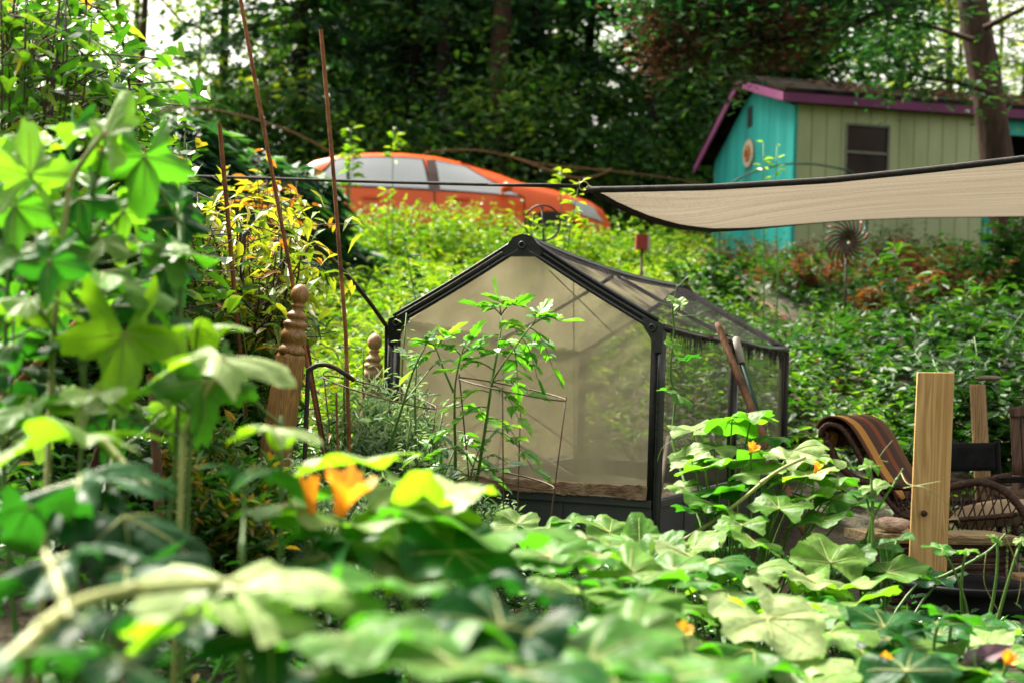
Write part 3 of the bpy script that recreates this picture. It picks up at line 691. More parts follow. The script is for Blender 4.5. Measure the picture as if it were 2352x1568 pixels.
vb_ = np.interp(uu, [1347, 1385, 1430, 1500, 1570, 1640, 1720, 1800, 1950, 2100, 2352, 2760], [432, 452, 476, 503, 519, 526, 524, 518, 506, 500, 497, 490])
k = (uu - 1347) / (2760 - 1347)
dt_ = 6.3 - .9 * k; db_ = 6.3 + 3.0 * sstep(0, .55, k)
Tn = np.array([P(a, b_, c) for a, b_, c in zip(uu, vt_, dt_)]); Bn = np.array([P(a, b_, c) for a, b_, c in zip(uu, vb_, db_)])
fr = np.linspace(0, 1, 14)
gs = np.array([Tn * (1 - f) + Bn * f - np.array([0, 0, .05]) * math.sin(f * math.pi) * sstep(0, .2, k)[:, None] for f in fr])
sail = thing('shade_sail', tuple(Tn[0]), 'tan shade sail with dark hem stretched over the seating corner', 'shade sail')
mb = MB(); mb.grid(gs); mb.build('cloth', SAIL, sail, True)
mb = MB(); mb.tube(Tn + np.array([0, 0, -.012]), .014, 8); mb.build('hem', HEM, sail, True)
mb = MB(); mb.tube(Bn, np.interp(uu, [1347, 1500, 1640, 1850, 2760], [.012, .022, .018, .006, .004]), 8); mb.build('hem', HEM, sail, True)
mb = MB()
for k_ in range(9):   # folds stitched across the cloth
    f0 = .08 + k_ * .1
c0 = P(1341, 428, 6.3); mb = MB(); an = np.linspace(0, 2 * math.pi, 20, endpoint=False); mb.tube(c0 + .020 * (np.cos(an)[:, None] * CR + np.sin(an)[:, None] * CU), .0035, 6, closed=True)
mb.tube(np.array([c0 + CR * .018, Tn[0] + CR * .02]), .006, 6); mb.build('corner_ring', solid('brass', [(.3, (.5, .38, .16)), (.7, (.75, .62, .32))], .35, 20, metal=.7, bump=0), sail, True)
rp_ = np.array([P(1330, 428.5, 6.3), P(1100, 424, 6.6), P(900, 419, 6.9), P(700, 413, 7.2), P(540, 408, 7.45), P(430, 405, 7.6), P(200, 400, 8.0), P(-200, 392, 8.8)])
mb = MB(); mb.tube(rp_, .0085, 6); mb.tube(np.array([P(1335, 427, 6.3), P(1250, 424, 6.38), P(1120, 424.4, 6.57)]), .006, 6)
tag(mb.build('guy_rope', HEM, None, True, loc=tuple(P(1330, 428, 6.3))), 'thin black rope pulled tight from the tan sail past the car', 'rope')

# ------------------------------------------------------------------ rebar stakes
RUST = solid('rusty_steel', [(.25, (.12, .05, .02)), (.5, (.34, .13, .05)), (.75, (.58, .25, .09))], .85, 26, (1, 1, .5), .6)
RUSTD = solid('dark_rusty_steel', [(.25, (.04, .016, .010)), (.7, (.14, .055, .026))], .85, 26, (1, 1, .5), .6)
def rebar(name, pts, r, label, mat=RUST, ribs=True, group='rusty steel stakes'):
    pts = np.asarray(pts, float)
    L = np.concatenate([[0], np.cumsum(np.linalg.norm(np.diff(pts, axis=0), axis=1))]); n = int(L[-1] / (.0045 if ribs else .03)) + 2
    s = np.linspace(0, L[-1], n); q = np.stack([np.interp(s, L, pts[:, k]) for k in range(3)], -1)
    rr = r * (1 + (.16 * (np.arange(n) % 2) if ribs else 0))
    mb = MB(); mb.tube(q, rr, 8); return tag(mb.build(name, mat, None, not ribs, loc=tuple(pts[-1])), label, 'stake', group)
def toground(a, b, d):
    a = P(*a, d); b = P(*b, d); t = (ground_z(a[0], a[1]) - a[2]) / (b[2] - a[2]); return a + (b - a) * max(t, 1.0)
a = P(545, -40, 5.0); rebar('rebar_stake', [a, P(594, 230, 5.0), P(645, 505, 5.0), toground((594, 230), (645, 505), 5.0)], .0066, 'tall rusty ribbed stake leaning, cut off by the top of the picture')
a = P(737, 68, 5.0); rebar('rebar_stake', [a, P(766, 400, 5.0), P(794, 765, 5.0), P(803, 1040, 5.0), toground((794, 765), (803, 1040), 5.0)], .0066, 'tall rusty ribbed stake with its top end below the tree tops')
a = P(504, 285, 5.3); rebar('rebar_stake', [a, P(518, 440, 5.3), toground((504, 285), (518, 440), 5.3)], .0078, 'short rusty ribbed stake ending under the black rope')
a = P(704, 790, 5.05); rebar('rebar_stake', [a, P(718, 880, 5.05), P(737, 985, 5.05), toground((718, 880), (737, 985), 5.05)], .008, 'dark rusty stake close beside the brown turned post', RUSTD)
a = P(196, 722, 3.3); rebar('rebar_stake', [a, P(52, 868, 3.3), toground((196, 722), (52, 868), 3.3)], .008, 'slanting brown rod among leaves, its top to the right', RUST, False)
a = P(272, 890, 3.4); rebar('rebar_stake', [a, P(190, 1145, 3.4), toground((272, 890), (190, 1145), 3.4)], .009, 'dark red rod leaning behind pale lobed leaves', RUSTD, False)
a = P(352, 900, 3.8); rebar('rebar_stake', [a, P(360, 1060, 3.8), toground((352, 900), (360, 1060), 3.8)], .014, 'thick upright brown cane under the drooping leaves', solid('brown_cane', [(.3, (.06, .03, .018)), (.7, (.2, .1, .05))], .8, 12), False)
a = P(800, 1030, 4.85); rebar('rebar_stake', [P(772, 900, 4.9), P(778, 1100, 4.9), toground((772, 900), (778, 1100), 4.9)], .004, 'thin brown cane of the plant support beside the tomato ring', RUST, False)

# ------------------------------------------------------------------ bent hoops
HOSE = solid('black_pipe', [(.3, (.02, .014, .011)), (.7, (.06, .04, .028))], .5, 14)
CANE = solid('brown_hoop', [(.3, (.13, .075, .03)), (.7, (.27, .17, .06))], .7, 14)
def spline(pts, n=40):
    pts = np.asarray(pts, float); m_ = len(pts); t = np.linspace(0, m_ - 1, n); out = []
    for x in t:
        i = min(int(x), m_ - 2); f = x - i; p0 = pts[max(i - 1, 0)]; p1 = pts[i]; p2 = pts[i + 1]; p3 = pts[min(i + 2, m_ - 1)]
        out.append(.5 * ((2 * p1) + (-p0 + p2) * f + (2 * p0 - 5 * p1 + 4 * p2 - p3) * f * f + (-p0 + 3 * p1 - 3 * p2 + p3) * f ** 3))
    return np.array(out)
def hoop(pts, r, mat, label, legs=(0, -1)):
    q = spline([P(*p) for p in pts], 60)
    if 0 in legs: p = q[0] + (q[0] - q[4]) * .6; p[2] = ground_z(p[0], p[1]) - .05; q = np.concatenate([spline([p, q[0], q[4]], 21)[:11], q[1:]])
    if -1 in legs: p = q[-1] + (q[-1] - q[-5]) * .6; p[2] = ground_z(p[0], p[1]) - .05; q = np.concatenate([q[:-1], spline([q[-5], q[-1], p], 21)[10:]])
    mb = MB(); mb.tube(q, r, 7); tag(mb.build('bent_hoop', mat, None, True, loc=tuple(q[0])), label, 'hoop', 'bent plant hoops')
hoop([(560, 540, 5.6), (590, 518, 5.7), (640, 524, 5.8), (720, 560, 5.9), (790, 625, 6.0), (845, 690, 6.1), (888, 750, 6.2)], .0095, HOSE, 'black bent pipe arching into the greenhouse corner')
hoop([(318, 290, 22.6), (345, 262, 22.6), (400, 250, 22.6), (470, 250, 22.6), (550, 265, 22.7), (640, 292, 22.7), (715, 325, 22.7), (790, 372, 22.7), (850, 430, 22.7)], .015, CANE, 'thin brown branch arching left of the car against the wood')
hoop([(950, 420, 22.5), (965, 370, 22.5), (985, 350, 22.5), (1050, 345, 22.5), (1110, 347, 22.4), (1180, 362, 22.3), (1250, 378, 22.2), (1400, 393, 22), (1500, 405, 22), (1610, 421, 22)], .015, CANE, 'long brown branch arching from the car roof towards the sail')
hoop([(1180, 362, 22.2), (1250, 388, 22.1), (1320, 409, 22), (1370, 405, 22), (1405, 388, 22)], .02, CANE, 'short side branch drooping below the long brown branch', ())
hoop([(1660, 440, 18.0), (1690, 415, 18.0), (1730, 396, 18.0), (1790, 380, 18), (1850, 376, 18.), (1905, 383, 18.), (1960, 398, 18.), (1990, 440, 18)], .013, solid('teal_hoop', (.06, .15, .11), .6, 12), 'dark green hoop arching before the shed wall')
hoop([(708, 850, 4.9), (730, 838, 4.9), (760, 840, 4.9), (792, 858, 4.9), (812, 872, 4.95)], .0085, HOSE, 'short black hose bow beside the brown turned post', (0,))
# wire ring on a stake before the car
hk = thing('wire_ring', tuple(P(1250, 640, 9.5)), 'round black wire ring on a stake before the car', 'garden ornament')
mb = MB(); an = np.linspace(0, 2 * math.pi, 40, endpoint=False); c_ = P(1246, 512, 9.5); mb.tube(c_ + .118 * (np.cos(an)[:, None] * CR + np.sin(an)[:, None] * CU), .007, 6, closed=True); mb.build('ring', HOSE, hk, True)
mb = MB(); a = P(1245, 472, 9.5); b2 = P(1249, 560, 9.5); b2 = b2.copy(); q3 = b2.copy(); q3[2] = ground_z(q3[0], q3[1]); mb.tube(np.array([a, b2, q3]), .008, 6); mb.build('stake', HOSE, hk, True)

# ------------------------------------------------------------------ turned posts
TURN = woodmat('turned_wood', (.24, .105, .025), (.56, .28, .075), 1.6, 2, .38, bump=.06)
TURNP = woodmat('pale_turned_wood', (.46, .24, .10), (.66, .40, .19), 1.6, 2, .5, bump=.06)
def newel(u, vtop, d, px, lean, label, mat, botv):
    """px: metres per photo pixel"""
    topp = P(u, vtop, d)
    gz = ground_z(topp[0], topp[1]); ax = nrm(np.array([lean, 0, 1.0])); H = (topp[2] - gz) / ax[2]
    base = topp - ax * H
    e = thing('turned_post', tuple(base), label, 'post', 'turned wooden garden posts')
    prof = [(0, 0), (3, 7), (9, 13), (18, 17), (27, 18.5), (35, 17.5), (43, 13), (47, 10), (49, 13), (53, 13.5), (56, 11), (62, 11), (66, 13), (70, 18), (75, 20), (80, 18.5), (83, 15.5), (86, 17), (90, 22.5), (95, 24), (100, 22), (104, 19), (108, 20), (114, 24), (122, 25.5), (130, 24), (136, 20), (141, 18.5), (145, 21), (150, 25), (155, 26), (160, 25), (163, 22)]
    mb = MB(); mb.lathe([(H - h * px, r * px * 1.2) for h, r in prof][::-1], base, ax, 28); mb.build('finial', mat, e, True)
    # square shaft with worn corners
    mb = MB(); hh = H - 162 * px; w2 = 37 * px; ex = nrm(np.array([.80, .6, 0]) - ax * (ax @ np.array([.80, .6, 0]))); ey = np.cross(ax, ex)
    sec = [(1, -.8), (1, .8), (.8, 1), (-.8, 1), (-1, .8), (-1, -.8), (-.8, -1), (.8, -1)]
    zz = [(-.1, 1.12), (hh * .5, 1.06), (hh - .012, .93), (hh, .82)]
    v = np.array([base + ax * z + (ex * a + ey * b_) * w2 * .78 * s_ for z, s_ in zz for a, b_ in sec])
    f = [(k * 8 + i, k * 8 + (i + 1) % 8, (k + 1) * 8 + (i + 1) % 8, (k + 1) * 8 + i) for k in range(3) for i in range(8)] + [tuple(range(24, 32))]
    mb.add(v, f); mb.build('shaft', mat, e)
newel(693, 652, 4.9, 4.9 / FPX, .115, 'brown turned post with egg finial among the herbs', TURN, 1000)
newel(862, 766, 6.25, 4.9 / FPX, .03, 'paler turned post half hidden beside the greenhouse', TURNP, 1000)

# ------------------------------------------------------------------ seating corner
PINE = woodmat('new_pine', (.60, .33, .095), (.95, .62, .25), .75, 2, .6, bump=.12)
GREYW = woodmat('weathered_plank', (.15, .095, .04), (.52, .385, .19), 1.0, 0, .85, bump=.5)
OLDW = woodmat('old_post_wood', (.36, .21, .09), (.72, .48, .24), 1.0, 2, .8, bump=.4)
WICK = solid('brown_wicker', [(.3, (.03, .014, .009)), (.7, (.12, .055, .03))], .55, 60, bump=.8, bscale=120)
BLKF = solid('black_fabric', [(.3, (.008, .009, .012)), (.7, (.022, .023, .027))], .85, 20, bump=.3)
BLKP = solid('black_tub', [(.3, (.008, .008, .009)), (.7, (.018, .018, .019))], .55, 6, bump=.15, spec=.08)
CUSH = solid('beige_cushion', [(.3, (.45, .33, .20)), (.7, (.72, .56, .37))], .9, 8, bump=.4)
# standing board
a = P(2150, 856, 5.35); bt = P(2128, 1290, 5.35)
def board(name, top_l, top_r, bot_l, bot_r, d, th, mat, label, cat, group=None, loc=None):
    tl, tr, bl, br = [P(*q, d) for q in (top_l, top_r, bot_l, bot_r)]
    bk = np.array([.15, 1, 0]) * th
    dn = (bl - tl); sc_ = (tl[2] + .06) / (tl[2] - bl[2]); bl = tl + dn * sc_; br = tr + (br - tr) * sc_
    c = .004
    mb = MB(); mb.add([bl, br, tr, tl, bl + bk, br + bk, tr + bk, tl + bk], [(0, 1, 2, 3), (5, 4, 7, 6), (4, 0, 3, 7), (1, 5, 6, 2), (3, 2, 6, 7), (4, 5, 1, 0)])
    o = mb.build(name, mat, None, False, loc=tuple((bl + br) / 2)); bv = o.modifiers.new('bevel', 'BEVEL'); bv.width = .004; bv.segments = 2
    return tag(o, label, cat, group)
bd = thing('pine_board', tuple(P(2128, 1400, 5.36)), 'new yellow pine board standing upright behind the black tub', 'board')
o = board('plank', (2108, 854), (2193, 855), (2089, 1284), (2176, 1290), 5.36, .03, PINE, None, None); del o['_o']
o.parent = bd; o.location = Vector(o.location) - Vector(bd.location)
mb = MB(); c_ = P(2122, 1178, 5.35); mb.lathe([(0, .012), (.012, .011), (.014, .004)], c_ , tuple(-CF), 14); mb.build('knot', solid('knot', (.06, .025, .012), .6, 40), bd, True)
# small far post with a flat stone on it
fp = thing('short_post', tuple(P(2250, 1100, 7.4)), 'short pale wooden post behind the black folding chair', 'post')
mb = MB(); a = P(2245, 882, 7.4); b2 = P(2252, 1015, 7.4); b3 = b2 + (b2 - a) * 2.2; mb.tube(np.array([b3, b2, (a + b2) / 2, a + (b2 - a) * .03, a]), [.042, .041, .040, .040, .036], 14); mb.build('pole', OLDW, fp, True)
STONE = solid('stone', [(.3, (.25, .2, .15)), (.7, (.52, .46, .38))], .9, 14, bump=.7)
def rock(name, c, r, label, cat, mat=STONE, sq=(1, 1, .6), seed=1, group=None):
    rg = np.random.default_rng(seed); u_, v_ = np.meshgrid(np.linspace(0, 2 * math.pi, 17), np.linspace(0, math.pi, 10)); d_ = np.stack([np.cos(u_) * np.sin(v_), np.sin(u_) * np.sin(v_), np.cos(v_)], -1)
    k = 1 + sum(.12 / (i + 1) * np.sin(d_ @ rg.normal(0, 2.2 + i, 3) + rg.uniform(0, 6)) for i in range(4)); g = d_ * k[..., None] * r * np.array(sq) + np.array(c)
    mb = MB(); mb.grid(g[:, ::-1]); return tag(mb.build(name, mat, None, True, loc=tuple(c)), label, cat, group)
rock('flat_stone', P(2270, 868, 7.42) + np.array([0, 0, .0]), .062, 'flat pale stone laid on the short post', 'stone', sq=(1.1, .8, .26), seed=4)
# black tub
tc_ = P(2216, 1332, 5.1); tub = thing('plant_tub', (tc_[0], tc_[1], 0), 'round black plastic tub in front of the pine board', 'tub')
zt = tc_[2]; rr_ = .215
mb = MB(); mb.lathe([(0, rr_ * .80), (.02, rr_ * .82), (zt * .55, rr_ * .93), (zt * .58, rr_ * .955), (zt * .62, rr_ * .94), (zt - .03, rr_ * .985), (zt - .028, rr_ * 1.03), (zt - .006, rr_ * 1.035), (zt, rr_ * 1.01), (zt - .004, rr_ * .97), (zt - .03, rr_ * .95), (zt * .6, rr_ * .9), (zt * .5, rr_ * .02)], (tc_[0], tc_[1], 0), sides=48); mb.build('body', BLKP, tub, True)
# low table: rough plank on wicker base
tb = thing('plank_table', tuple(P(2165, 1330, 5.9)), 'low rough plank table with wicker base behind the pine board', 'table')
p0 = P(1995, 1224, 5.49); p1 = P(2345, 1232, 5.56); tz = (p0[2] + p1[2]) / 2
mb = MB(); n = 26; xs_ = np.linspace(0, 1, n); fe = np.array([p0 + (p1 - p0) * x_ + np.array([0, R.normal(0, .006), 0]) for x_ in xs_]); be = np.array([q + np.array([-.05, .19 + R.normal(0, .006), 0]) for q in fe])
fe[:, 2] = tz; be[:, 2] = tz; mb.grid(np.stack([fe + [0, 0, -.035], fe + [0, -.004, -.01], fe, be, be + [0, 0, -.035], fe + [0, 0, -.035]], 0)); 
for rw in (0, -1): mb.add([fe[rw], be[rw], be[rw] - [0, 0, .035], fe[rw] - [0, 0, .035]], [(0, 1, 2, 3)])
mb.build('table_top', GREYW, tb)
mb = MB(); q = [p0 + (p1 - p0) * .12 + [0, .04, 0], p0 + (p1 - p0) * .92 + [0, .04, 0]]
for k in range(9):
    z = tz - .045 - k * .028
    if z < .0: break
    mb.tube(np.array([q[0] * [1, 1, 0] + [0, 0, z], (q[0] + q[1]) / 2 * [1, 1, 0] + [0, -.004 * (k % 2), z], q[1] * [1, 1, 0] + [0, 0, z]]), .0145, 6)
mb.build('wicker_front', WICK, tb, True)
for x_ in (.06, .97):
    for dy in (.03, .16):
        mb = MB(); c_ = p0 + (p1 - p0) * x_ + [0, dy, 0]; mb.tube(np.array([[c_[0], c_[1], -.02], [c_[0], c_[1], tz - .036]]), .018, 8); mb.build('leg', WICK, tb, True)
rock('driftwood', (P(2050, 1206, 5.56)[0], P(2050, 1206, 5.56)[1], tz + .03), .058, 'weathered pinkish driftwood lump lying on the plank table', 'driftwood', solid('driftwood_grey', [(.25, (.14, .09, .07)), (.5, (.72, .52, .40)), (.75, (1, .85, .72))], .9, 12, (1, 3, 3), .8), (1.15, .8, .5), 11)
BRK = solid('terracotta_block', [(.3, (.25, .13, .06)), (.7, (.5, .3, .16))], .9, 18, bump=.5)
for (u, v, w_, lb) in ((2300, 1345, .055, 'small square brown block beside the black tub'), (2348, 1335, .06, 'brown block at the edge, under the plank table')):
    c_ = P(u, v, 5.45); mb = MB(); mb.box((-w_ / 2, -.05, -.03), (w_ / 2, .05, .03)); mb.v[0] = mb.v[0] + c_.astype(np.float32); o = mb.build('wooden_block', BRK, None, loc=tuple(c_)); bv = o.modifiers.new('bevel', 'BEVEL'); bv.width = .005; tag(o, lb, 'block')
    mb = MB(); 
lp = thing('low_bench', tuple(P(2320, 1400, 5.5)), 'low dark bench board carrying brown blocks beside the tub', 'bench')
a = P(2230, 1365, 5.45); b2 = P(2470, 1362, 5.5); mb = MB(); mb.add([a, b2, b2 + [0, .2, 0], a + [0, .2, 0], a - [0, 0, .03], b2 - [0, 0, .03], b2 + [0, .2, -.03], a + [0, .2, -.03]], [(0, 1, 2, 3), (7, 6, 5, 4), (0, 4, 5, 1), (1, 5, 6, 2), (2, 6, 7, 3), (3, 7, 4, 0)]); mb.build('seat', solid('dark_plank', [(.3, (.02, .014, .011)), (.7, (.07, .045, .03))], .8, 6, (1, 6, 6)), lp)
for q in (a + [.05, .05, -.03], b2 + [-.05, .05, -.03]): mb = MB(); mb.box((-.03, -.03, -q[2] - .02), (.03, .09, 0)); mb.v[0] = mb.v[0] + q.astype(np.float32); mb.build('leg', WICK, lp)
# wicker lounge chair, side on, facing right, blanket over its back
wc = thing('wicker_chair', tuple(P(2130, 1300, 6.2)), 'brown wicker lounge chair with lattice arms facing right', 'chair')
WD = np.array([.30, .46, 0])       # chair width runs away from the camera
backp = [(1885, 1000), (1888, 985), (1905, 974), (1935, 985), (1965, 1030), (1995, 1085), (2030, 1135), (2065, 1180)]
seatp = [(2065, 1180), (2130, 1196), (2230, 1190), (2330, 1182)]
ds = 6.0
dsu = lambda u: 6.25 - .4 * (u - 1885) / 500
bp_ = spline([P(u, v, dsu(u)) for u, v in backp], 26); sp_ = spline([P(u, v, dsu(u)) for u, v in seatp], 16)
def woven(name, line, par, nrib=10):
    mb = MB(); ln = np.asarray(line)
    for k in range(nrib + 1): mb.tube(ln + WD * k / nrib + np.array([0, 0, .003]) * (k % 2), .012 if k in (0, nrib) else .007, 6)
    for i in range(0, len(ln)): mb.tube(np.array([ln[i] + WD * f + nrm(np.array([CR[0], 0, .5])) * .005 * (1 if (j + i) % 2 else -1) for j, f in enumerate(np.linspace(0, 1, 11))]), .0085, 5)
    return mb.build(name, WICK, par, True)
woven('backrest', bp_, wc); woven('seat', sp_, wc)
armp = [(1900, 1010), (1925, 1062), (1965, 1098), (2020, 1112), (2090, 1118), (2150, 1122), (2200, 1114), (2250, 1106), (2300, 1122), (2340, 1160), (2372, 1215), (2392, 1290)]
for s_ in (0, 1):
    q = spline([P(u, v, dsu(u)) for u, v in armp], 60) + WD * s_; mb = MB(); mb.tube(q, .0165 * (1 + .13 * (np.arange(60) % 2)), 8); ar = mb.build('armrest', WICK, wc, True)
    mb = MB()
    lo = lambda x_: np.array(P(2050 + x_ * 330, 1222 + 8 * x_, dsu(2050 + x_ * 330))) + WD * s_
    up_ = lambda x_: q[int(np.clip(18 + x_ * 36, 0, 59))]
    for k in range(16):
        x_ = k / 15.
        for dx in (-.12, .12):
            if 0 <= x_ + dx <= 1: mb.tube(np.array([lo(x_), up_(x_ + dx)]), .0035, 5)
    mb.build('lattice', WICK, ar, True)
for (u, v) in ((2060, 1180), (2385, 1230)):
    for s_ in (0, 1):
        a = P(u, v, dsu(u)) + WD * s_; b2 = a.copy(); b2[2] = ground_z(b2[0], b2[1]) - .01; mb = MB(); mb.tube(np.array([a, b2]), .017, 8); mb.build('leg', WICK, wc, True)
# seat cushion
mb = MB(); g = []
for a_ in np.linspace(-1, 1, 14):
    row = []
    for b_ in np.linspace(-1, 1, 10):
        c_ = P(2262 + a_ * 92, 1186 - 10 * a_, dsu(2262)) + WD * (.5 + .42 * b_); h = .055 * (1 - abs(a_) ** 6) ** .5 * (1 - abs(b_) ** 6) ** .5; row.append(c_ + np.array([0, 0, h]))
    g.append(row)
g = np.array(g); mb.grid(g); g2 = g.copy(); g2[..., 2] = 2 * np.array([[P(2262 + a_ * 92, 1186 - 10 * a_, dsu(2262))[2] for _ in range(10)] for a_ in np.linspace(-1, 1, 14)]) - g[..., 2]; mb.grid(g2[:, ::-1])
tag(mb.build('seat_cushion', CUSH, None, True, loc=tuple(P(2262, 1186, ds))), 'thin beige cushion lying on the wicker chair seat', 'cushion')
# blanket
m, nt, out = newmat('striped_blanket'); N = nt.nodes; Lk = nt.links.new
b = N.new('ShaderNodeBsdfPrincipled'); Lk(b.outputs[0], out.inputs[0]); b.inputs['Roughness'].default_value = .9
at = N.new('ShaderNodeAttribute'); at.attribute_name = 'rnd'; rp = ramp(nt, [(0, (.16, .05, .022)), (.1, (.80, .38, .06)), (.26, (.10, .035, .018)), (.46, (.36, .085, .024)), (.56, (.09, .034, .018)), (.74, (.22, .09, .03)), (.88, (.5, .15, .035))]); rp.color_ramp.interpolation = 'CONSTANT'
Lk(at.outputs['Fac'], rp.inputs[0]); 
wv = N.new('ShaderNodeTexNoise'); wv.inputs['Scale'].default_value = 180; tc = N.new('ShaderNodeTexCoord'); Lk(tc.outputs['Object'], wv.inputs[0]); bp = N.new('ShaderNodeBump'); bp.inputs['Strength'].default_value = .5; bp.inputs['Distance'].default_value = .003; Lk(wv.outputs[0], bp.inputs['Height']); Lk(bp.outputs[0], b.inputs['Normal']); Lk(rp.outputs[0], b.inputs['Base Color'])
tn = nrm(np.gradient(bp_, axis=0)); nn2 = np.cross(tn, nrm(WD)); nn2 *= np.sign((nn2 @ np.array([.3, 0, 1]))[:, None] + 1e-6)
ol = bp_ + nn2 * .028; ol = np.concatenate([[ol[0] + np.array([-.012, 0, -.05])], ol[:24]])
ff = np.linspace(.02, .9, 25); g = np.array([ol + WD * f + np.array([0, 0, .004 * math.sin(f * 40)]) for f in ff]); rn = np.repeat(ff, len(ol))
mb = MB(); mb.grid(g, 0, rn); 
o = mb.build('blanket', m, None, True, loc=tuple(ol[5])); so_ = o.modifiers.new('thick', 'SOLIDIFY'); so_.thickness = .008; so_.offset = 1
tag(o, 'brown and mustard striped blanket draped over the wicker chair back', 'blanket')
# black folding chair behind
fc = thing('folding_chair', tuple(P(2230, 1250, 6.9)), 'black canvas folding chair behind the pine board', 'chair')
d = 6.9
def slabq(name, q, d, th, mat, par, bend=0):
    tl, tr, br, bl = [P(*x_, d) for x_ in q]; g = []
    for f in np.linspace(0, 1, 6): g.append([(tl * (1 - f) + bl * f) * (1 - e) + (tr * (1 - f) + br * f) * e + np.array([0, bend * math.sin(e * math.pi), 0]) for e in np.linspace(0, 1, 10)])
    g = np.array(g); mb = MB(); mb.grid(g); o = mb.build(name, mat, par, True); s_ = o.modifiers.new('thick', 'SOLIDIFY'); s_.thickness = th; s_.offset = 0; return o
slabq('backrest', ((2120, 1020), (2285, 1016), (2288, 1080), (2120, 1085)), d, .02, BLKF, fc, .04)
for u0, u1 in ((2290, 2298), (2112, 2112)):
    mb = MB(); a = P(u0, 1012, d); b2 = P(u1, 1150, d); b3 = b2.copy(); b3[2] = ground_z(b3[0], b3[1]); mb.tube(np.array([b3, b2, a]), .013, 8); mb.build('frame_tube', BLKP, fc, True)
for v in (1105, 1172): mb = MB(); mb.tube(np.array([P(2112, v + 2, d), P(2296, v - 4, d)]), .013, 8); mb.build('arm_bar', BLKP, fc, True)
slabq('seat', ((2112, 1150), (2296, 1146), (2296, 1156), (2112, 1160)), d, .012, BLKF, fc)
# brown chair at the right edge
bc = thing('wooden_chair', tuple(P(2390, 1250, 6.4)), 'brown slatted wooden chair cut by the right edge', 'chair')
REDW = woodmat('reddish_wood', (.085, .04, .025), (.22, .12, .075), 1.2, 2, .6)
for k, u in enumerate((2330, 2352, 2374, 2396, 2418)):
    q = ((u - 10, 940 - 3 * k), (u + 9, 934 - 2 * k), (u + 16, 1090), (u - 2, 1092)); slabq('back_slat', q, 6.4, .022, REDW, bc)
slabq('top_rail', ((2318, 935), (2432, 925), (2434, 950), (2322, 958)), 6.385, .024, REDW, bc)
slabq('arm', ((2296, 1096), (2470, 1090), (2470, 1102), (2298, 1108)), 6.2, .04, BLKP, bc)
for u in (2335, 2430): mb = MB(); a = P(u, 1090, 6.4); b2 = a.copy(); b2[2] = ground_z(b2[0], b2[1]); mb.tube(np.array([b2, a]), .02, 8); mb.build('leg', REDW, bc, True)
mb = MB(); a = P(2340, 1150, 6.1); mb.box((0, 0, 0), (.5, .45, .03)); mb.v[0] = mb.v[0] + a.astype(np.float32); mb.build('seat', REDW, bc)

# ------------------------------------------------------------------ tool handles leaning on the greenhouse side
HW = solid('old_handle_wood', [(.3, (.10, .04, .02)), (.5, (.24, .11, .05)), (.75, (.36, .19, .10))], .75, 20, (1, 1, .3), .5)
q = np.array([P(1648, 743, 6.45), P(1690, 850, 6.3), P(1762, 1020, 6.05)]); e_ = q[2] + (q[2] - q[1]) * (q[2][2] / (q[1][2] - q[2][2])); e_[2] = 0
mb = MB(); mb.tube(np.concatenate([spline(q, 12), [e_]]), [.013] + [.0165] * 11 + [.0165], 12); tag(mb.build('tool_handle', HW, None, True, loc=tuple(e_)), 'rough brown wooden tool handle leaning on the greenhouse', 'tool', 'tool handles against the greenhouse')
gt = P(1690, 775, 6.6); gm = P(1704, 834, 6.55); ge_ = P(1752, 985, 6.4); gend = ge_ + (ge_ - gm) * 1.2; gend[2] = max(gend[2], 0)
tl_ = thing('tool_handle', tuple(gend), 'green tool handle with white grip leaning on the greenhouse', 'tool', 'tool handles against the greenhouse')
mb = MB(); mb.tube(np.array([gm, ge_, gend]), .0145, 12); mb.build('shaft', solid('green_enamel', [(.3, (.008, .07, .045)), (.7, (.015, .11, .07))], .4, 8), tl_, True)
mb = MB(); mb.tube(np.array([gt, gt + (gm - gt) * .05, gm]), [.011, .0175, .0175], 12); mb.build('grip', solid('white_grip', [(.3, (.52, .49, .42)), (.7, (.70, .67, .60))], .6, 12), tl_, True)

# ------------------------------------------------------------------ tomato cages
WIRE = solid('cage_wire', [(.3, (.085, .045, .028)), (.7, (.2, .11, .065))], .6, 30, bump=.2)
def cage(c, r, tilt, label, zs, legs):
    e = thing('tomato_cage', (c[0], c[1], 0), label, 'plant support', 'wire plant cages')
    an = np.linspace(0, 2 * math.pi, 48, endpoint=False)
    for k, dz in enumerate(zs):
        rr_ = r * (1 - .22 * k); q = np.stack([c[0] + rr_ * np.cos(an) + .01 * k, c[1] + rr_ * np.sin(an), c[2] - dz + tilt[0] * rr_ * np.cos(an) + tilt[1] * rr_ * np.sin(an)], -1); mb = MB(); mb.tube(q, .0027, 6, closed=True); mb.build('ring', WIRE, e, True)
    for a in legs:
        q = []
        for f in np.linspace(0, 1, 5):
            rr_ = r * (1 - .55 * f); q.append([c[0] + rr_ * math.cos(a) + .02 * f, c[1] + rr_ * math.sin(a), c[2] + .012 + (tilt[0] * math.cos(a) + tilt[1] * math.sin(a)) * r * (1 - f) - f * (c[2] + .05)])
        mb = MB(); mb.tube(np.array(q), .0027, 6); mb.build('leg', WIRE, e, True)
cage(P(1176, 893, 4.75), .182, (-.17, .05), 'wire plant cage around the tomato in front of the greenhouse', (0, .3), (rad(-5), rad(170), rad(80), rad(-100)))
cage(P(873, 900, 5.0), .20, (-.25, .05), 'wire plant cage beside the brown turned post', (0, .28), (rad(5), rad(185), rad(95)))
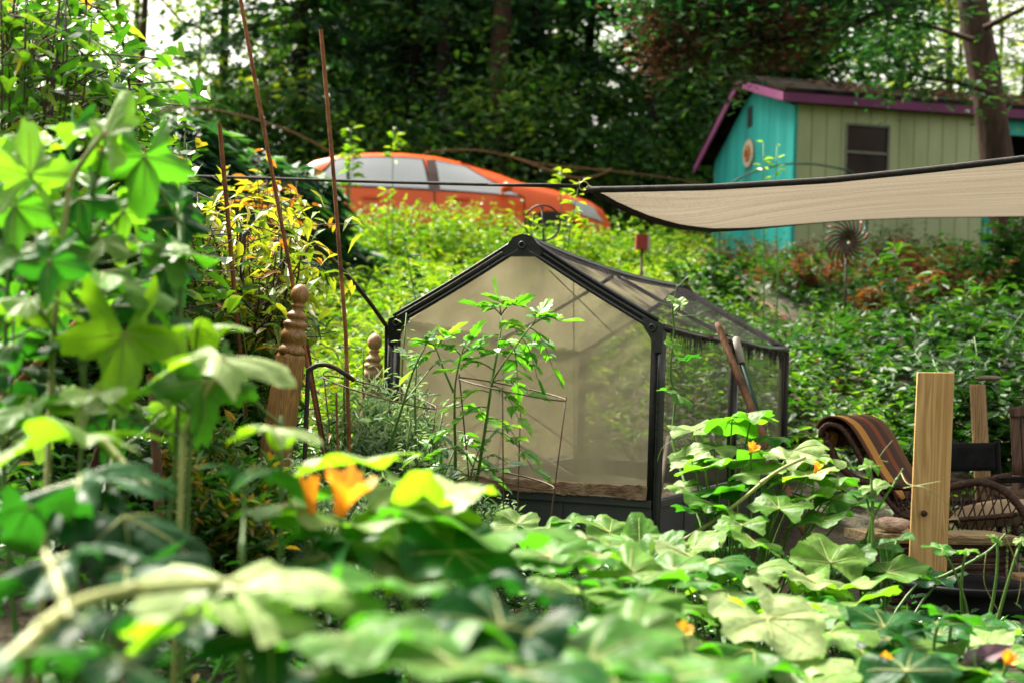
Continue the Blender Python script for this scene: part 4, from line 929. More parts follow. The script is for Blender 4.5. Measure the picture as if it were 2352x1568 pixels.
# ------------------------------------------------------------------ foliage materials
KG = 1.0
L_DARK = leafmat('dark_needles', [(0, (.010, .045, .024)), (.5, (.027, .098, .045)), (1, (.11, .22, .055))], .3, (1.3, 1.7, .5), .6)
L_WOOD = leafmat('wood_leaves', [(0, (.014, .06, .022)), (.55, (.04, .13, .03)), (1, (.15, .26, .04))], .42, (1.7, 1.9, .4), .5)
L_LIGHT = leafmat('sunlit_leaves', [(0, (.04, .10, .02)), (.5, (.12, .22, .03)), (1, (.32, .36, .05))], .5, (1.5, 1.5, .4), .5)  # paler yellow green puts sunlight on the open crowns into leaf colour
L_BROWN = leafmat('dead_needles', [(0, (.03, .014, .009)), (.6, (.085, .04, .024)), (1, (.17, .085, .05))], .3, (1.2, 1, .8), .8)
KG = .60
L_HILL = leafmat('hill_weeds', [(0, (.05, .17, .015)), (.35, (.15, .36, .025)), (.75, (.36, .54, .045)), (1, (.46, .54, .07))], .42, (1.3, 1.4, .3), .5, .4)  # sunlight on the left slope is put into this yellow green
L_HILLR = leafmat('shaded_hill_weeds', [(0, (.012, .055, .018)), (.45, (.035, .12, .028)), (.85, (.085, .19, .035)), (1, (.2, .34, .05))], .4, (1.3, 1.6, .3), .55, .35)  # darker copy, with the right slope's shade put into the colour
L_DRY = leafmat('dry_weeds', [(0, (.10, .03, .018)), (.5, (.24, .085, .035)), (.85, (.36, .16, .05)), (1, (.12, .16, .03))], .35, (1.2, 1, .6), .8)
L_HERB = leafmat('silver_herb', [(0, (.04, .14, .05)), (.45, (.17, .32, .17)), (1, (.6, .74, .55))], .3, (1.1, 1.3, .5), .6)
L_MID = leafmat('garden_weeds', [(0, (.008, .055, .015)), (.4, (.025, .13, .022)), (.8, (.085, .24, .03)), (.96, (.22, .36, .06)), (1, (.45, .28, .04))], .42, (1.4, 1.6, .3), .36, .6)
L_YEL = leafmat('yellowing_leaves', [(0, (.03, .13, .02)), (.3, (.16, .34, .03)), (.72, (.52, .60, .07)), (.93, (.62, .52, .06)), (1, (.55, .22, .04))], .42, (1.2, 1.15, .4), .45)
L_VINE = leafmat('thicket_leaves', [(0, (.015, .08, .022)), (.45, (.06, .22, .03)), (.8, (.20, .42, .045)), (.97, (.42, .55, .12)), (1, (.5, .3, .06))], .42, (1.4, 1.5, .3), .33, .6)
L_TOM = leafmat('tomato_leaves', [(0, (.06, .28, .04)), (.5, (.17, .5, .055)), (1, (.46, .72, .16))], .42, (1.4, 1.5, .35), .4, .55, mottle=30)

def limb_tree(seed, H, nl, crown_z, spread, leafL, per, leafmat_, barkm, name, label, cat, group, flat=.5, r0=.16, dens=1.0, tmpl=T_OVAL, lift=.5):
    """broadleaf: tapered trunk, limbs, leaves in ragged clumps along the limbs (built at the origin)"""
    rg = np.random.default_rng(seed)
    e = thing(name, (0, 0, 0), label, cat, group)
    tr = MB(); z = np.linspace(-.3, H * .92, 9); sway = np.cumsum(rg.normal(0, .07, (9, 2)), 0)
    tp = np.stack([sway[:, 0], sway[:, 1], z], -1); tr.tube(tp, r0 * (1 - .86 * np.linspace(0, 1, 9) ** .9) * np.where(z < .1, 1.3, 1), 9)
    cr = MB()
    for k in range(nl):
        f = crown_z + (1 - crown_z) * (k + rg.random()) / nl; zb = f * H * .92
        b0 = np.array([np.interp(zb, z, tp[:, i]) for i in range(3)]); a = k * 2.4 + rg.normal(0, .4); ln = spread * (1 - .55 * (f - crown_z) / (1 - crown_z)) * rg.uniform(.6, 1.15)
        d_ = np.array([math.cos(a), math.sin(a), lift * rg.uniform(.2, 1.3)]); pts = b0 + np.linspace(0, 1, 6)[:, None] * d_ * ln; pts[:, 2] -= .12 * ln * np.linspace(0, 1, 6) ** 2; pts[1:] += rg.normal(0, .06 * ln, (5, 3)) * .6
        tr.tube(pts, np.linspace(r0 * .32 * (1.2 - f), .012, 6), 5)
        nc = max(3, int(ln * 2.6))
        for c in range(nc):
            g = rg.uniform(.3, 1.05); c0 = b0 + d_ * ln * g + rg.normal(0, .28, 3) * np.array([1, 1, .7]); n = int(per * dens * rg.uniform(.5, 1.4)); sz = rg.uniform(.25, .55)
            p = c0 + rg.normal(0, sz, (n, 3)) * np.array([1, 1, flat]); tone = rg.normal(.5, .16)
            cr.leaves(p, rdir(n, .45, rg), rup(n, .6, rg), leafL * rg.uniform(.6, 1.3, n), leafL * .6 * rg.uniform(.6, 1.2, n), tmpl, 0, np.clip(tone + rg.normal(0, .22, n), 0, 1))
    tr.build('trunk', barkm, e, True); cr.build('crown', leafmat_, e)
    return e

def conifer(seed, H, zlow, spread, nbr, per, leafm, barkm, name, label, cat, group, r0=.2):
    rg = np.random.default_rng(seed); e = thing(name, (0, 0, 0), label, cat, group)
    tr = MB(); z = np.linspace(-.3, H, 8); tr.tube(np.stack([.05 * np.sin(z), .04 * np.cos(z * .7), z], -1), r0 * (1 - .93 * np.linspace(0, 1, 8)), 9)
    cr = MB()
    for k in range(nbr):
        f = (k + rg.random()) / nbr; zb = zlow + (H - zlow) * f; ln = (spread * (1 - f) ** .8 + .35) * rg.uniform(.55, 1.15); a = k * 2.399 + rg.normal(0, .3)
        d_ = np.array([math.cos(a), math.sin(a), .0]); t = np.linspace(0, 1, 6); pts = np.array([0, 0, zb]) + t[:, None] * d_ * ln + np.stack([0 * t, 0 * t, ln * (.12 * t - .42 * t ** 2)], -1)
        tr.tube(pts, np.linspace(.03, .006, 6), 4)
        n = int(per * (.4 + ln / spread)); tt_ = rg.uniform(.12, 1.05, n) ** .8; side = rg.normal(0, .20, n) * ln * (1.15 - tt_ * .7)
        p = np.stack([np.interp(tt_, t, pts[:, i]) for i in range(3)], -1) + side[:, None] * np.array([-d_[1], d_[0], 0]) + np.stack([0 * tt_, 0 * tt_, -np.abs(side) * .25 + rg.normal(0, .05, n)], -1)
        fw = nrm(d_ * .8 + np.sign(side)[:, None] * np.array([-d_[1], d_[0], 0]) * .6 + np.stack([0 * tt_, 0 * tt_, rg.normal(-.3, .25, n)], -1)); tone = rg.normal(.45, .15)
        cr.leaves(p, fw, rup(n, .35, rg), rg.uniform(.16, .34, n), rg.uniform(.06, .13, n), T_DIAM, 0, np.clip(tone + rg.normal(0, .2, n), 0, 1))
    tr.build('trunk', barkm, e, True); cr.build('crown', leafm, e); return e

# ------------------------------------------------------------------ the wood behind
def at(o, x, y, rz=0, s=1.0, dz=-.1):
    o.location = (x, y, float(ground_z(x, y)) + dz); o.rotation_euler = (0, 0, rz); o.scale = (s, s, s)
EV = 'dark drooping evergreen in the shaded wood behind the car and shed'
EVG = 'evergreens of the shaded wood'
protoC = [conifer(11 + i, 13 - i, .6, 2.3, 90, 105, L_DARK, BARK_DARK, 'evergreen_tree', EV, 'tree', EVG) for i in range(2)]
BL = 'dark green broadleaf tree crowded among the evergreens'
protoB = [limb_tree(31 + i, 12, 26, .12, 3.0, .19, 70, L_WOOD, BARK_DARK, 'broadleaf_tree', BL, 'tree', 'dark broadleaf trees of the wood', r0=.17) for i in range(2)]
LT = 'light yellow green tree with open crown against the white sky'
protoL = [limb_tree(51 + i, 12, 17, .12, 2.8, .19, 20, L_LIGHT, BARK, 'pale_tree', LT, 'tree', 'light open trees at the ends of the wood', r0=.12) for i in range(2)]
UN = 'low dark understory bush under the wood'
protoU = [limb_tree(71 + i, 2.6, 14, .06, 1.3, .13, 40, L_WOOD, BARK_DARK, 'understory_bush', UN, 'bush', 'understory bushes of the wood', r0=.05) for i in range(2)]
rg = np.random.default_rng(5)
used = set()
def put(protos, x, y, s, label=None):
    k = int(rg.integers(len(protos))); o = protos[k]; z = float(ground_z(x, y)) - .1
    if o.name not in used: used.add(o.name); at(o, x, y, rg.uniform(0, 6), s); return o
    return copy_thing(o, (x, y, z), rg.uniform(0, 6), s, label)
def ux(u, y): return (u - 1176) / FPX * y
for u, y in ((690, 27), (830, 30), (960, 27.5), (1090, 31), (1200, 28), (1560, 30), (1620, 27), (1720, 31), (1830, 29), (760, 35), (900, 37), (1060, 36), (1240, 39), (1560, 38), (1790, 37)):
    put(protoC, ux(u, y) + rg.normal(0, .3), y, rg.uniform(.85, 1.12))
for u, y in ((740, 29), (1020, 29.5), (1300, 30), (1640, 29), (1760, 27.5), (860, 41), (1150, 43), (1000, 33)):
    put(protoB, ux(u, y) + rg.normal(0, .3), y, rg.uniform(.85, 1.15))
for u, y in ((330, 27), (540, 27.5), (180, 29), (250, 34), (880, 44), (1120, 46), (1640, 46), (740, 45), (60, 31), (430, 40), (100, 39), (-60, 34), (1960, 29), (2060, 31), (2150, 29), (2250, 32), (2330, 29), (2420, 31), (2000, 38), (2120, 40), (2240, 38), (2360, 39), (2480, 36)):
    put(protoL, ux(u, y) + rg.normal(0, .3), y, rg.uniform(.8, 1.15))
for u, y in [(500 + 75 * i + rg.normal(0, 20), 24.5 + 2.5 * rg.random()) for i in range(17)] + [(100 + 95 * i, 25 + 2 * rg.random()) for i in range(5)] + [(1900 + 90 * i, 27 + rg.random()) for i in range(7)] + [(400 + 95 * i, 46 + 3 * rg.random()) for i in range(18)]:
    put(protoU, ux(u, y), y, rg.uniform(.8, 1.4))
# single trunks one can tell apart
def trunk_tree(u0, u1, d, wpx, bark, label, H=13, crown=None, cm=L_DARK, name='tall_tree'):
    a = P(u0, 0, d); b_ = P(u1, 330, d); gz = float(ground_z(b_[0], b_[1])); dirv = (a - b_) / (a[2] - b_[2]); base = b_ + dirv * (gz - b_[2] - .2)
    e = thing(name, tuple(base), label, 'tree'); z = np.linspace(0, H, 26); r = wpx / 2 * d / FPX
    pts = base + dirv * z[:, None]; pts[:, 0] += .03 * np.sin(z * 1.4) + .015 * np.sin(z * 3.1); mb = MB(); mb.tube(pts, r * (1.12 - .5 * z / H) * (1 + .03 * np.sin(z * 5)), 14); mb.build('trunk', bark, e, True)
    return e, pts
def spray_crown(e, centres, mat, leafL, n, name='crown', sz=.5, flat=.4, seed=3, tmpl=T_DIAM):
    rg = np.random.default_rng(seed); mb = MB()
    for c in centres:
        k = int(n * rg.uniform(.6, 1.3)); p = np.array(c) + rg.normal(0, sz, (k, 3)) * np.array([1, 1, flat]); t = rg.normal(.5, .15)
        mb.leaves(p, rdir(k, .35, rg), rup(k, .4, rg), leafL * rg.uniform(.6, 1.3, k), leafL * .45 * rg.uniform(.6, 1.3, k), tmpl, 0, np.clip(t + rg.normal(0, .2, k), 0, 1))
    return mb.build(name, mat, e)
e, pts = trunk_tree(1152, 1152, 25, 46, solid('brown_bark', [(.3, (.03, .017, .011)), (.7, (.12, .07, .045))], .9, 4, (1, 1, .3), .9, bscale=12, dist=.05), 'thick brown trunk standing behind the middle of the car roof')
spray_crown(e, [pts[i] + np.array([rg.normal(0, 1.3), rg.normal(0, 1), rg.normal(0, .4)]) for i in rg.integers(8, 26, 50)], L_DARK, .25, 90, seed=8)
e, pts = trunk_tree(1022, 1022, 26, 30, BARK_DARK, 'near black trunk left of the thick brown trunk')
spray_crown(e, [pts[i] + np.array([rg.normal(0, 1.2), rg.normal(0, 1), rg.normal(0, .4)]) for i in rg.integers(9, 26, 36)], L_DARK, .25, 90, seed=9)
e, pts = trunk_tree(1505, 1500, 25.5, 22, BARK_DARK, 'thin dark trunk between the car bonnet and the shed')
spray_crown(e, [pts[i] + np.array([rg.normal(0, 1.1), rg.normal(0, 1), rg.normal(0, .4)]) for i in rg.integers(9, 26, 30)], L_DARK, .25, 90, seed=10)
# pine in front of the shed
pine, pts = trunk_tree(2241, 2283, 17.6, 72, PINE_BARK, 'tall scaly barked pine in front of the shed', H=10, name='pine_tree')
ctr = []; brs = []
def limb(q, r0, r1, name='limb'):
    q = spline([P(*p) for p in q], 24); mb = MB(); rr_ = np.linspace(r0, r1, 24); mb.tube(q, rr_, 7); mb.build(name, PINE_BARK, pine, True); return q
b1 = limb([(2245, -60, 16.5), (2150, -25, 16.3), (2060, 8, 16), (1960, 55, 15.8), (1850, 85, 15.6), (1760, 100, 15.5), (1680, 120, 15.4), (1600, 108, 15.3), (1530, 100, 15.2)], .05, .015)
b2 = limb([(1890, 76, 15.7), (1880, 110, 15.7), (1850, 140, 15.7), (1800, 168, 15.7)], .025, .008)
b3 = limb([(2280, 215, 16.5), (2200, 190, 16.6), (2130, 180, 16.8), (2085, 165, 17), (2060, 140, 17)], .035, .008)
b4 = limb([(2262, 65, 16.5), (2310, 40, 16.3), (2380, 5, 16)], .04, .02)
b5 = limb([(2245, 95, 16.5), (2130, 60, 16.8), (1980, 30, 17), (1880, 10, 17.2)], .035, .01)
rgp = np.random.default_rng(77)
gcen = [b1[i] + rgp.normal(0, .2, 3) + np.array([0, 0, rgp.uniform(.1, .6)]) for i in rgp.integers(4, 24, 40)] + [b3[i] + rgp.normal(0, .2, 3) for i in rgp.integers(5, 24, 8)] + [b5[i] + rgp.normal(0, .35, 3) for i in rgp.integers(3, 24, 4)] + [P(rgp.uniform(1480, 1880), rgp.uniform(-40, 40), 16) for _ in range(30)]
spray_crown(pine, gcen, L_DARK, .14, 110, 'needle_crown', .22, .7, 21)
bcen = [P(rgp.normal(1640, 95), rgp.normal(25, 45), rgp.uniform(15, 16)) for _ in range(11)] + [b1[i] + rgp.normal(0, .10, 3) + np.array([0, 0, .08]) for i in rgp.integers(11, 24, 22)]
spray_crown(pine, bcen, L_BROWN, .12, 80, 'dead_needle_spray', .18, .8, 22)
# dark spiky shrubs before the left wood
for k, (u, d, H) in enumerate(((385, 12, 1.75), (470, 13, 1.4), (560, 14, 1.55), (655, 15, 1.5), (335, 11.5, 1.3))):
    x = ux(u, d); e = conifer(90 + k, H, .1, .8, 46, 70, L_DARK, BARK_DARK, 'juniper_shrub', ('dark juniper behind the short rusty stake', 'dark juniper beside the tall leaning stake', 'low dark juniper between the two tall stakes', 'small dark juniper left of the car', 'dark juniper nearest the vine thicket')[k], 'shrub', 'dark junipers', .04)
    e.location = (x, d, float(ground_z(x, d)) - .05)

# ------------------------------------------------------------------ hillside cover (nobody could count it)
def cover_plants(mb, x, y, h, rg, L=(.05, .11), nl=(5, 11), wl=.55, tmpl=T_OVAL, tone=.5, tsd=.22, lean=.25):
    n = len(x); z = ground_z(x, y)
    k = rg.integers(nl[0], nl[1], n); idx = np.repeat(np.arange(n), k); m_ = len(idx)
    f = rg.uniform(.15, 1.0, m_); a = rg.uniform(0, 2 * math.pi, m_); ln = rg.uniform(*L, m_) * (1.15 - .5 * f)
    lx = rg.normal(0, lean, n)[idx] * f * h[idx]; ly = rg.normal(0, lean, n)[idx] * f * h[idx]
    p = np.stack([x[idx] + lx + .015 * np.cos(a), y[idx] + ly + .015 * np.sin(a), z[idx] + f * h[idx]], -1)
    fw = nrm(np.stack([np.cos(a), np.sin(a), rg.normal(.15, .4, m_)], -1)); t = np.clip(np.broadcast_to(tone, (n,))[idx] + rg.normal(0, .1, n)[idx] + rg.normal(0, tsd, m_), 0, 1)
    mb.leaves(p, fw, rup(m_, .3, rg), ln, ln * wl * rg.uniform(.7, 1.2, m_), tmpl, 0, t)
rg = np.random.default_rng(101)
def region(n, x0, x1, y0, y1, ok=None):
    x = rg.uniform(x0, x1, n); y = rg.uniform(y0, y1, n)
    k = (np.abs(x) < .42 * y + 1)
    q = np.stack([x - G0[0], y - G0[1]], -1); M = np.stack([GF, GD], 1); st = q @ np.linalg.inv(M).T; k &= ~((st[:, 0] > -.12) & (st[:, 0] < 1.12) & (st[:, 1] > -.05) & (st[:, 1] < 1.08))
    qs = np.stack([x - SO[0], y - SO[1]], -1); k &= ~((qs @ E1 > -.1) & (qs @ E2 > -.1))
    if ok is not None: k &= ok(x, y)
    return x[k], y[k]
def nearpath(x, y):
    d_ = np.min(np.hypot(x[:, None] - PATH[None, :, 0], y[:, None] - PATH[None, :, 1]), 1); return d_ > .2
split = lambda y: .6 + .16 * (y - 7)
mb = MB()
x, y = region(9500, -7, 6, 7.2, 21.5, lambda x, y: (x < split(y) + rg.normal(0, .3, len(x))) & ~((y > 18.6) & (np.abs(x + .9) < 2.7)) & nearpath(x, y))
pat = .5 + .22 * np.sin(x * 1.9 + np.sin(y * 1.1) * 2) * np.sin(y * 1.6 + x) + .1
cover_plants(mb, x, y, rg.uniform(.12, .42, len(x)) * (1 + .5 * (pat - .5)), rg, (.05, .12), (6, 12), .5, T_OVAL, pat - .12)
x, y = region(1500, -7, 4, 7.2, 19, lambda x, y: (x < split(y)) & (np.sin(x * 2.3 + .7 * y) * np.sin(y * 1.9 - x * .6 + 1) > .25))
cover_plants(mb, x, y, rg.uniform(.2, .5, len(x)), rg, (.08, .16), (5, 10), .55, T_HEART, .14, .12)
x, y = region(420, -7, 4, 7.2, 19, lambda x, y: (x < split(y)))
cover_plants(mb, x, y, rg.uniform(.4, .7, len(x)), rg, (.03, .06), (8, 16), .6, T_OVAL, .92, .06, .15)
x, y = region(2200, -7, 4, 7.2, 21, lambda x, y: (x < split(y)) & ~((y > 18.6) & (np.abs(x + .9) < 2.7)))
cover_plants(mb, x, y, rg.uniform(.25, .55, len(x)), rg, (.14, .30), (4, 9), .12, T_LONG, .62, .18)
x, y = region(1500, -3.4, 1.6, 16.9, 18.5, lambda x, y: rg.random(len(x)) < np.interp(x, [-3.4, -2.4, -1.7, -.9, -.1, .25, 1.6], [.9, .7, .6, 1, .9, .8, .8]))
cover_plants(mb, x, y, rg.uniform(.4, 1.0, len(x)) * np.interp(x, [-3.4, -2.4, -1.2, -.6, .3, 1.6], [.85, .85, .95, 1.08, .85, .8]), rg, (.07, .15), (10, 18), .5, T_OVAL, .42)
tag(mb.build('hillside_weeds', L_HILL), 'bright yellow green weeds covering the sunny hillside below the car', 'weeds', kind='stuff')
mb = MB()
x, y = region(8500, .4, 11, 7.6, 19.5, lambda x, y: (x > split(y) + rg.normal(0, .3, len(x))) & nearpath(x, y))
pat = .36 + .30 * np.sin(x * 1.3 + 1) * np.sin(y * 1.7 + .5 * x) + .12 * np.sin(x * 3.1) * np.sin(y * 3.7) + .25 * np.exp(-((x - 2.2) / .7) ** 2)
kp = rg.random(len(x)) < .55 + .6 * pat; x, y, pat = x[kp], y[kp], pat[kp]
cover_plants(mb, x, y, rg.uniform(.12, .40, len(x)), rg, (.06, .13), (6, 12), .62, T_HEART, pat)
x, y = region(900, 1.2, 9, 7.6, 17, lambda x, y: nearpath(x, y) & (np.sin(x * 1.9 - .5) * np.sin(y * 1.5 + x * .4) > .2))
cover_plants(mb, x, y, rg.uniform(.25, .6, len(x)), rg, (.10, .19), (4, 9), .75, T_HEART, .35, .15)
x, y = region(1500, 1.2, 8, 7.4, 19, lambda x, y: nearpath(x, y) & (np.sin(x * 2.1 + 1) * np.sin(y * 1.3) > .1)); cover_plants(mb, x, y, rg.uniform(.3, .65, len(x)), rg, (.1, .2), (5, 9), .25, T_LONG, .62)
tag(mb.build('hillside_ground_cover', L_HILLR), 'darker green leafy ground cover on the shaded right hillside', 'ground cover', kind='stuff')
mb = MB()
x, y = region(1500, 2.2, 10, 15.2, 19.2, lambda x, y: (np.sin(x * 1.7) + np.sin(y * 2.3 + x) > -.5) & nearpath(x, y)); cover_plants(mb, x, y, rg.uniform(.15, .5, len(x)), rg, (.06, .13), (6, 12), .4, T_OVAL, .5)
x, y = region(420, 1.8, 6, 9, 15, lambda x, y: (np.sin(x * 2.7 + 2) * np.sin(y * 1.9) > .25)); cover_plants(mb, x, y, rg.uniform(.08, .3, len(x)), rg, (.05, .1), (5, 9), .4, T_OVAL, .35)
x, y = region(240, -3, -.4, 8, 10.5); cover_plants(mb, x, y, rg.uniform(.05, .2, len(x)), rg, (.06, .12), (4, 8), .4, T_OVAL, .55)
tag(mb.build('dry_undergrowth', L_DRY), 'rusty brown dry weeds below the shed wall', 'dry weeds', kind='stuff')
# tall single weeds and saplings on the hill
def stalk(name, u, v0, d, hpx, label, cat, mat, L=.1, n=22, tmpl=T_OVAL, wl=.5, bush=1, group=None, seed=1, tone=.5, fan=.12):
    """upright leafy stem whose top is seen at (u, v0)"""
    rg = np.random.default_rng(seed); top_ = P(u, v0, d); gz = float(ground_z(top_[0], top_[1])); h = max(top_[2] - gz, .15)
    e = thing(name, (top_[0], top_[1], gz), label, cat, group); st_ = MB(); lf = MB()
    for b_ in range(bush):
        off = rg.normal(0, fan * (bush > 1), 2); hh = h * (1 if b_ == 0 else rg.uniform(.55, .95)); t = np.linspace(0, 1, 7)
        pts = np.stack([top_[0] + off[0] * t + .02 * np.sin(t * 5 + b_), top_[1] + off[1] * t, gz - .03 + t * hh], -1); st_.tube(pts, np.linspace(.008, .003, 7), 5)
        low = max(.12, 1 - hpx * d / FPX / hh); f = rg.uniform(low, 1, n); a = np.arange(n) * 2.4 + rg.normal(0, .4, n)
        p = np.stack([np.interp(f, t, pts[:, i]) for i in range(3)], -1); fw = nrm(np.stack([np.cos(a), np.sin(a), rg.normal(.15, .3, n)], -1)); ln = L * rg.uniform(.6, 1.25, n) * (1.15 - .35 * f)
        lf.leaves(p + fw * .02, fw, rup(n, .25, rg), ln, ln * wl, tmpl, 0, np.clip(tone + rg.normal(0, .2, n), 0, 1))
    st_.build('stem', STEMG, e, True); lf.build('foliage', mat, e); return e
stalk('sapling', 800, 285, 15.5, 90, 'leafy shoot rising in front of the left end of the car roof', 'sapling', L_HILL, .16, 26, bush=2, seed=1, tone=.45)
stalk('sapling', 905, 290, 15.5, 80, 'leafy shoot rising over the middle of the car roof', 'sapling', L_HILL, .14, 22, bush=2, seed=2, tone=.6)
stalk('sapling', 1250, 415, 9.6, 110, 'leafy shoot standing in the black wire ring', 'sapling', L_HILL, .09, 26, bush=3, seed=3, tone=.7)
stalk('sapling', 1310, 385, 13, 70, 'pale leafy shoot right of the black wire ring', 'sapling', L_HILL, .13, 22, bush=3, seed=4, tone=.75)
stalk('sapling', 1760, 320, 11, 90, 'thin shoot with few leaves in front of the teal wall', 'sapling', L_HILL, .10, 9, seed=5, tone=.5)
stalk('sapling', 1790, 328, 11.2, 80, 'thin shoot at the corner of the teal and olive walls', 'sapling', L_HILL, .11, 8, seed=6, tone=.6)
stalk('bush', 1650, 575, 14.5, 70, 'rounded dark green bush at the foot of the teal wall', 'bush', L_HILLR, .13, 60, bush=9, seed=7, tone=.45, fan=.3)
stalk('bush', 1000, 540, 9.6, 120, 'dark narrow bush on the hillside above the greenhouse', 'bush', L_HILLR, .08, 40, bush=6, seed=8, tone=.35, fan=.1)
stalk('bush', 2130, 560, 12, 160, 'tall green weed under the sail at the right', 'bush', L_HILLR, .16, 30, bush=5, seed=9, tone=.7, fan=.3)
stalk('bush', 2230, 610, 11, 160, 'broad leafy weed under the right end of the sail', 'bush', L_HILLR, .15, 30, bush=5, seed=10, tone=.55, fan=.3)
stalk('bush', 2300, 760, 8.6, 220, 'dark leafy bush behind the folding chair', 'bush', L_HILLR, .09, 70, tmpl=T_HEART, wl=.8, bush=16, seed=11, tone=.3, fan=.35)
stalk('bush', 2080, 860, 8.4, 160, 'dark leafy bush left of the pine board', 'bush', L_HILLR, .09, 60, tmpl=T_HEART, wl=.8, bush=14, seed=12, tone=.4, fan=.35)
stalk('bush', 2010, 620, 13, 70, 'orange brown fern like bush by the wind spinner', 'bush', L_DRY, .12, 40, bush=6, seed=13, tone=.8, fan=.2)
stalk('bush', 2300, 488, 15.2, 200, 'leafy bush under the sail hiding the foot of the pine', 'bush', L_HILLR, .15, 60, bush=34, seed=14, tone=.42, fan=.24)
stalk('bush', 2180, 560, 14, 120, 'rusty dry bush under the sail before the olive wall', 'bush', L_DRY, .11, 50, bush=10, seed=15, tone=.5, fan=.4)
stalk('bush', 1870, 575, 15.5, 80, 'rusty dry weeds left of the wind spinner', 'bush', L_DRY, .11, 50, bush=10, seed=17, tone=.45, fan=.4)
# red and green wire wind spinner
sp = thing('wind_spinner', tuple(P(1945, 700, 12.5)), 'round red and green metal wind spinner on a pole below the sail', 'garden ornament')
c_ = P(1945, 553, 12.5); REDM = solid('red_metal', [(.3, (.10, .016, .010)), (.7, (.20, .04, .025))], .4, 9, metal=.4); GRM = solid('green_metal', [(.3, (.02, .06, .045)), (.7, (.06, .14, .10))], .35, 9, metal=.5)
for k in range(22):
    a = k * 2 * math.pi / 22; mb = MB(); t = np.linspace(.1, 1, 8); aa = a + .9 * t
    q = c_ + .20 * t[:, None] * (np.cos(aa)[:, None] * CR + 1.15 * np.sin(aa)[:, None] * CU) - CF * (.05 * np.sin(t * math.pi))[:, None]; mb.tube(q, .011 * (1.2 - t * .5), 5); mb.build('blade', (REDM, GRM)[k % 2], sp, True)
mb = MB(); q = P(1945, 560, 12.52); q2 = q.copy(); q2[2] = ground_z(q[0], q[1]); mb.tube(np.array([q2, q]), .011, 7); mb.build('pole', HOSE, sp, True)
# little red box with a white strip in the weeds
c_ = P(1475, 552, 13.5); gz_ = float(ground_z(c_[0], c_[1]))
rb = thing('red_box', (c_[0], c_[1], gz_), 'small red box with a white side on a stake left of the shed', 'box')
mb = MB(); mb.box((-.06, -.07, -.09), (.045, .07, .05)); mb.v[0] = mb.v[0] + c_.astype(np.float32); mb.build('box_body', solid('red_paint', (.36, .035, .02), .5, 8), rb)
mb = MB(); mb.box((.046, -.06, -.10), (.072, .06, .06)); mb.v[0] = mb.v[0] + c_.astype(np.float32); mb.build('side_strip', solid('white_board', (.6, .5, .45), .6, 8), rb)
mb = MB(); mb.tube(np.array([[c_[0], c_[1], gz_ - .05], [c_[0], c_[1], c_[2] - .091]]), .014, 7); mb.build('stake', TWIG, rb, True)
# ------------------------------------------------------------------ low garden growth around the greenhouse
rg = np.random.default_rng(202)
mb = MB()
x, y = region(3600, -3.2, .9, 3.2, 7.4, lambda x, y: (np.abs(x) < .40 * y + .1) & ~((x > -.2) & (y < 4.9)))
pat = .45 + .2 * np.sin(x * 3.1 + y) * np.sin(y * 2.7)
cover_plants(mb, x, y, rg.uniform(.10, .34, len(x)) * np.where(x < -.9, 1.35, .95), rg, (.035, .085), (7, 13), .42, T_OVAL, pat)
x, y = region(420, -3.0, -.4, 4.2, 7.2); cover_plants(mb, x, y, rg.uniform(.3, .62, len(x)) * np.where(x < -1, 1, .75), rg, (.07, .14), (10, 18), .26, T_LONG, .62)
x, y = region(900, .4, 3.4, 4.2, 7.6, lambda x, y: ~((x > .7) & (x < 2.4) & (y > 5.0))); cover_plants(mb, x, y, rg.uniform(.05, .2, len(x)), rg, (.04, .09), (6, 10), .5, T_OVAL, .4)
tag(mb.build('garden_weeds', L_MID), 'mixed green weeds and herbs filling the garden bed', 'weeds', kind='stuff')

def fine_bush(name, c, rx, ry, h, n, mat, label, cat, L=(.02, .045), wl=.22, stems=30, seed=1, tone=.5, group=None):
    """many fine stems closely set with tiny narrow leaves"""
    rg = np.random.default_rng(seed); gz = float(ground_z(c[0], c[1])); e = thing(name, (c[0], c[1], gz), label, cat, group); st_ = MB(); lf = MB()
    for k in range(stems):
        a = rg.uniform(0, 6.28); r = rg.random() ** .5; tip = np.array([c[0] + rx * r * math.cos(a), c[1] + ry * r * math.sin(a), gz + h * rg.uniform(.55, 1.05) * (1.05 - .45 * r * r)]); b_ = np.array([c[0] + rx * .35 * r * math.cos(a), c[1] + ry * .35 * r * math.sin(a), gz])
        t = np.linspace(0, 1, 6); pts = b_ + (tip - b_) * t[:, None]; pts[:, 2] += .12 * h * np.sin(t * math.pi); pts[:, :2] += rg.normal(0, .012, (6, 2)); st_.tube(pts, np.linspace(.004, .0015, 6), 4)
        m_ = n // stems; f = rg.uniform(.12, 1.02, m_); p = np.stack([np.interp(f, t, pts[:, i]) for i in range(3)], -1) + rg.normal(0, .022, (m_, 3)); d_ = nrm(tip - b_)
        lf.leaves(p, nrm(rdir(m_, .5, rg) + d_ * .7), rup(m_, .5, rg), rg.uniform(*L, m_), rg.uniform(*L, m_) * wl * 1.2, T_OVAL, 0, np.clip(tone + rg.normal(0, .12) + rg.normal(0, .22, m_), 0, 1))
    st_.build('stem', STEMG, e, True); lf.build('foliage', mat, e); return e
def gxy(u, v, d): p = P(u, v, d); return p
fine_bush('silver_bush', gxy(880, 1000, 5.2), .28, .27, .84, 17000, L_HERB, 'silvery fine leaved herb bush at the left front of the greenhouse', 'herb bush', L=(.024, .052), stems=150, seed=1, tone=.7)
fine_bush('silver_bush', gxy(1110, 1100, 4.95), .17, .15, .52, 3000, L_HERB, 'feathery grey green herb at the foot of the tomato', 'herb bush', stems=34, seed=2, tone=.5)
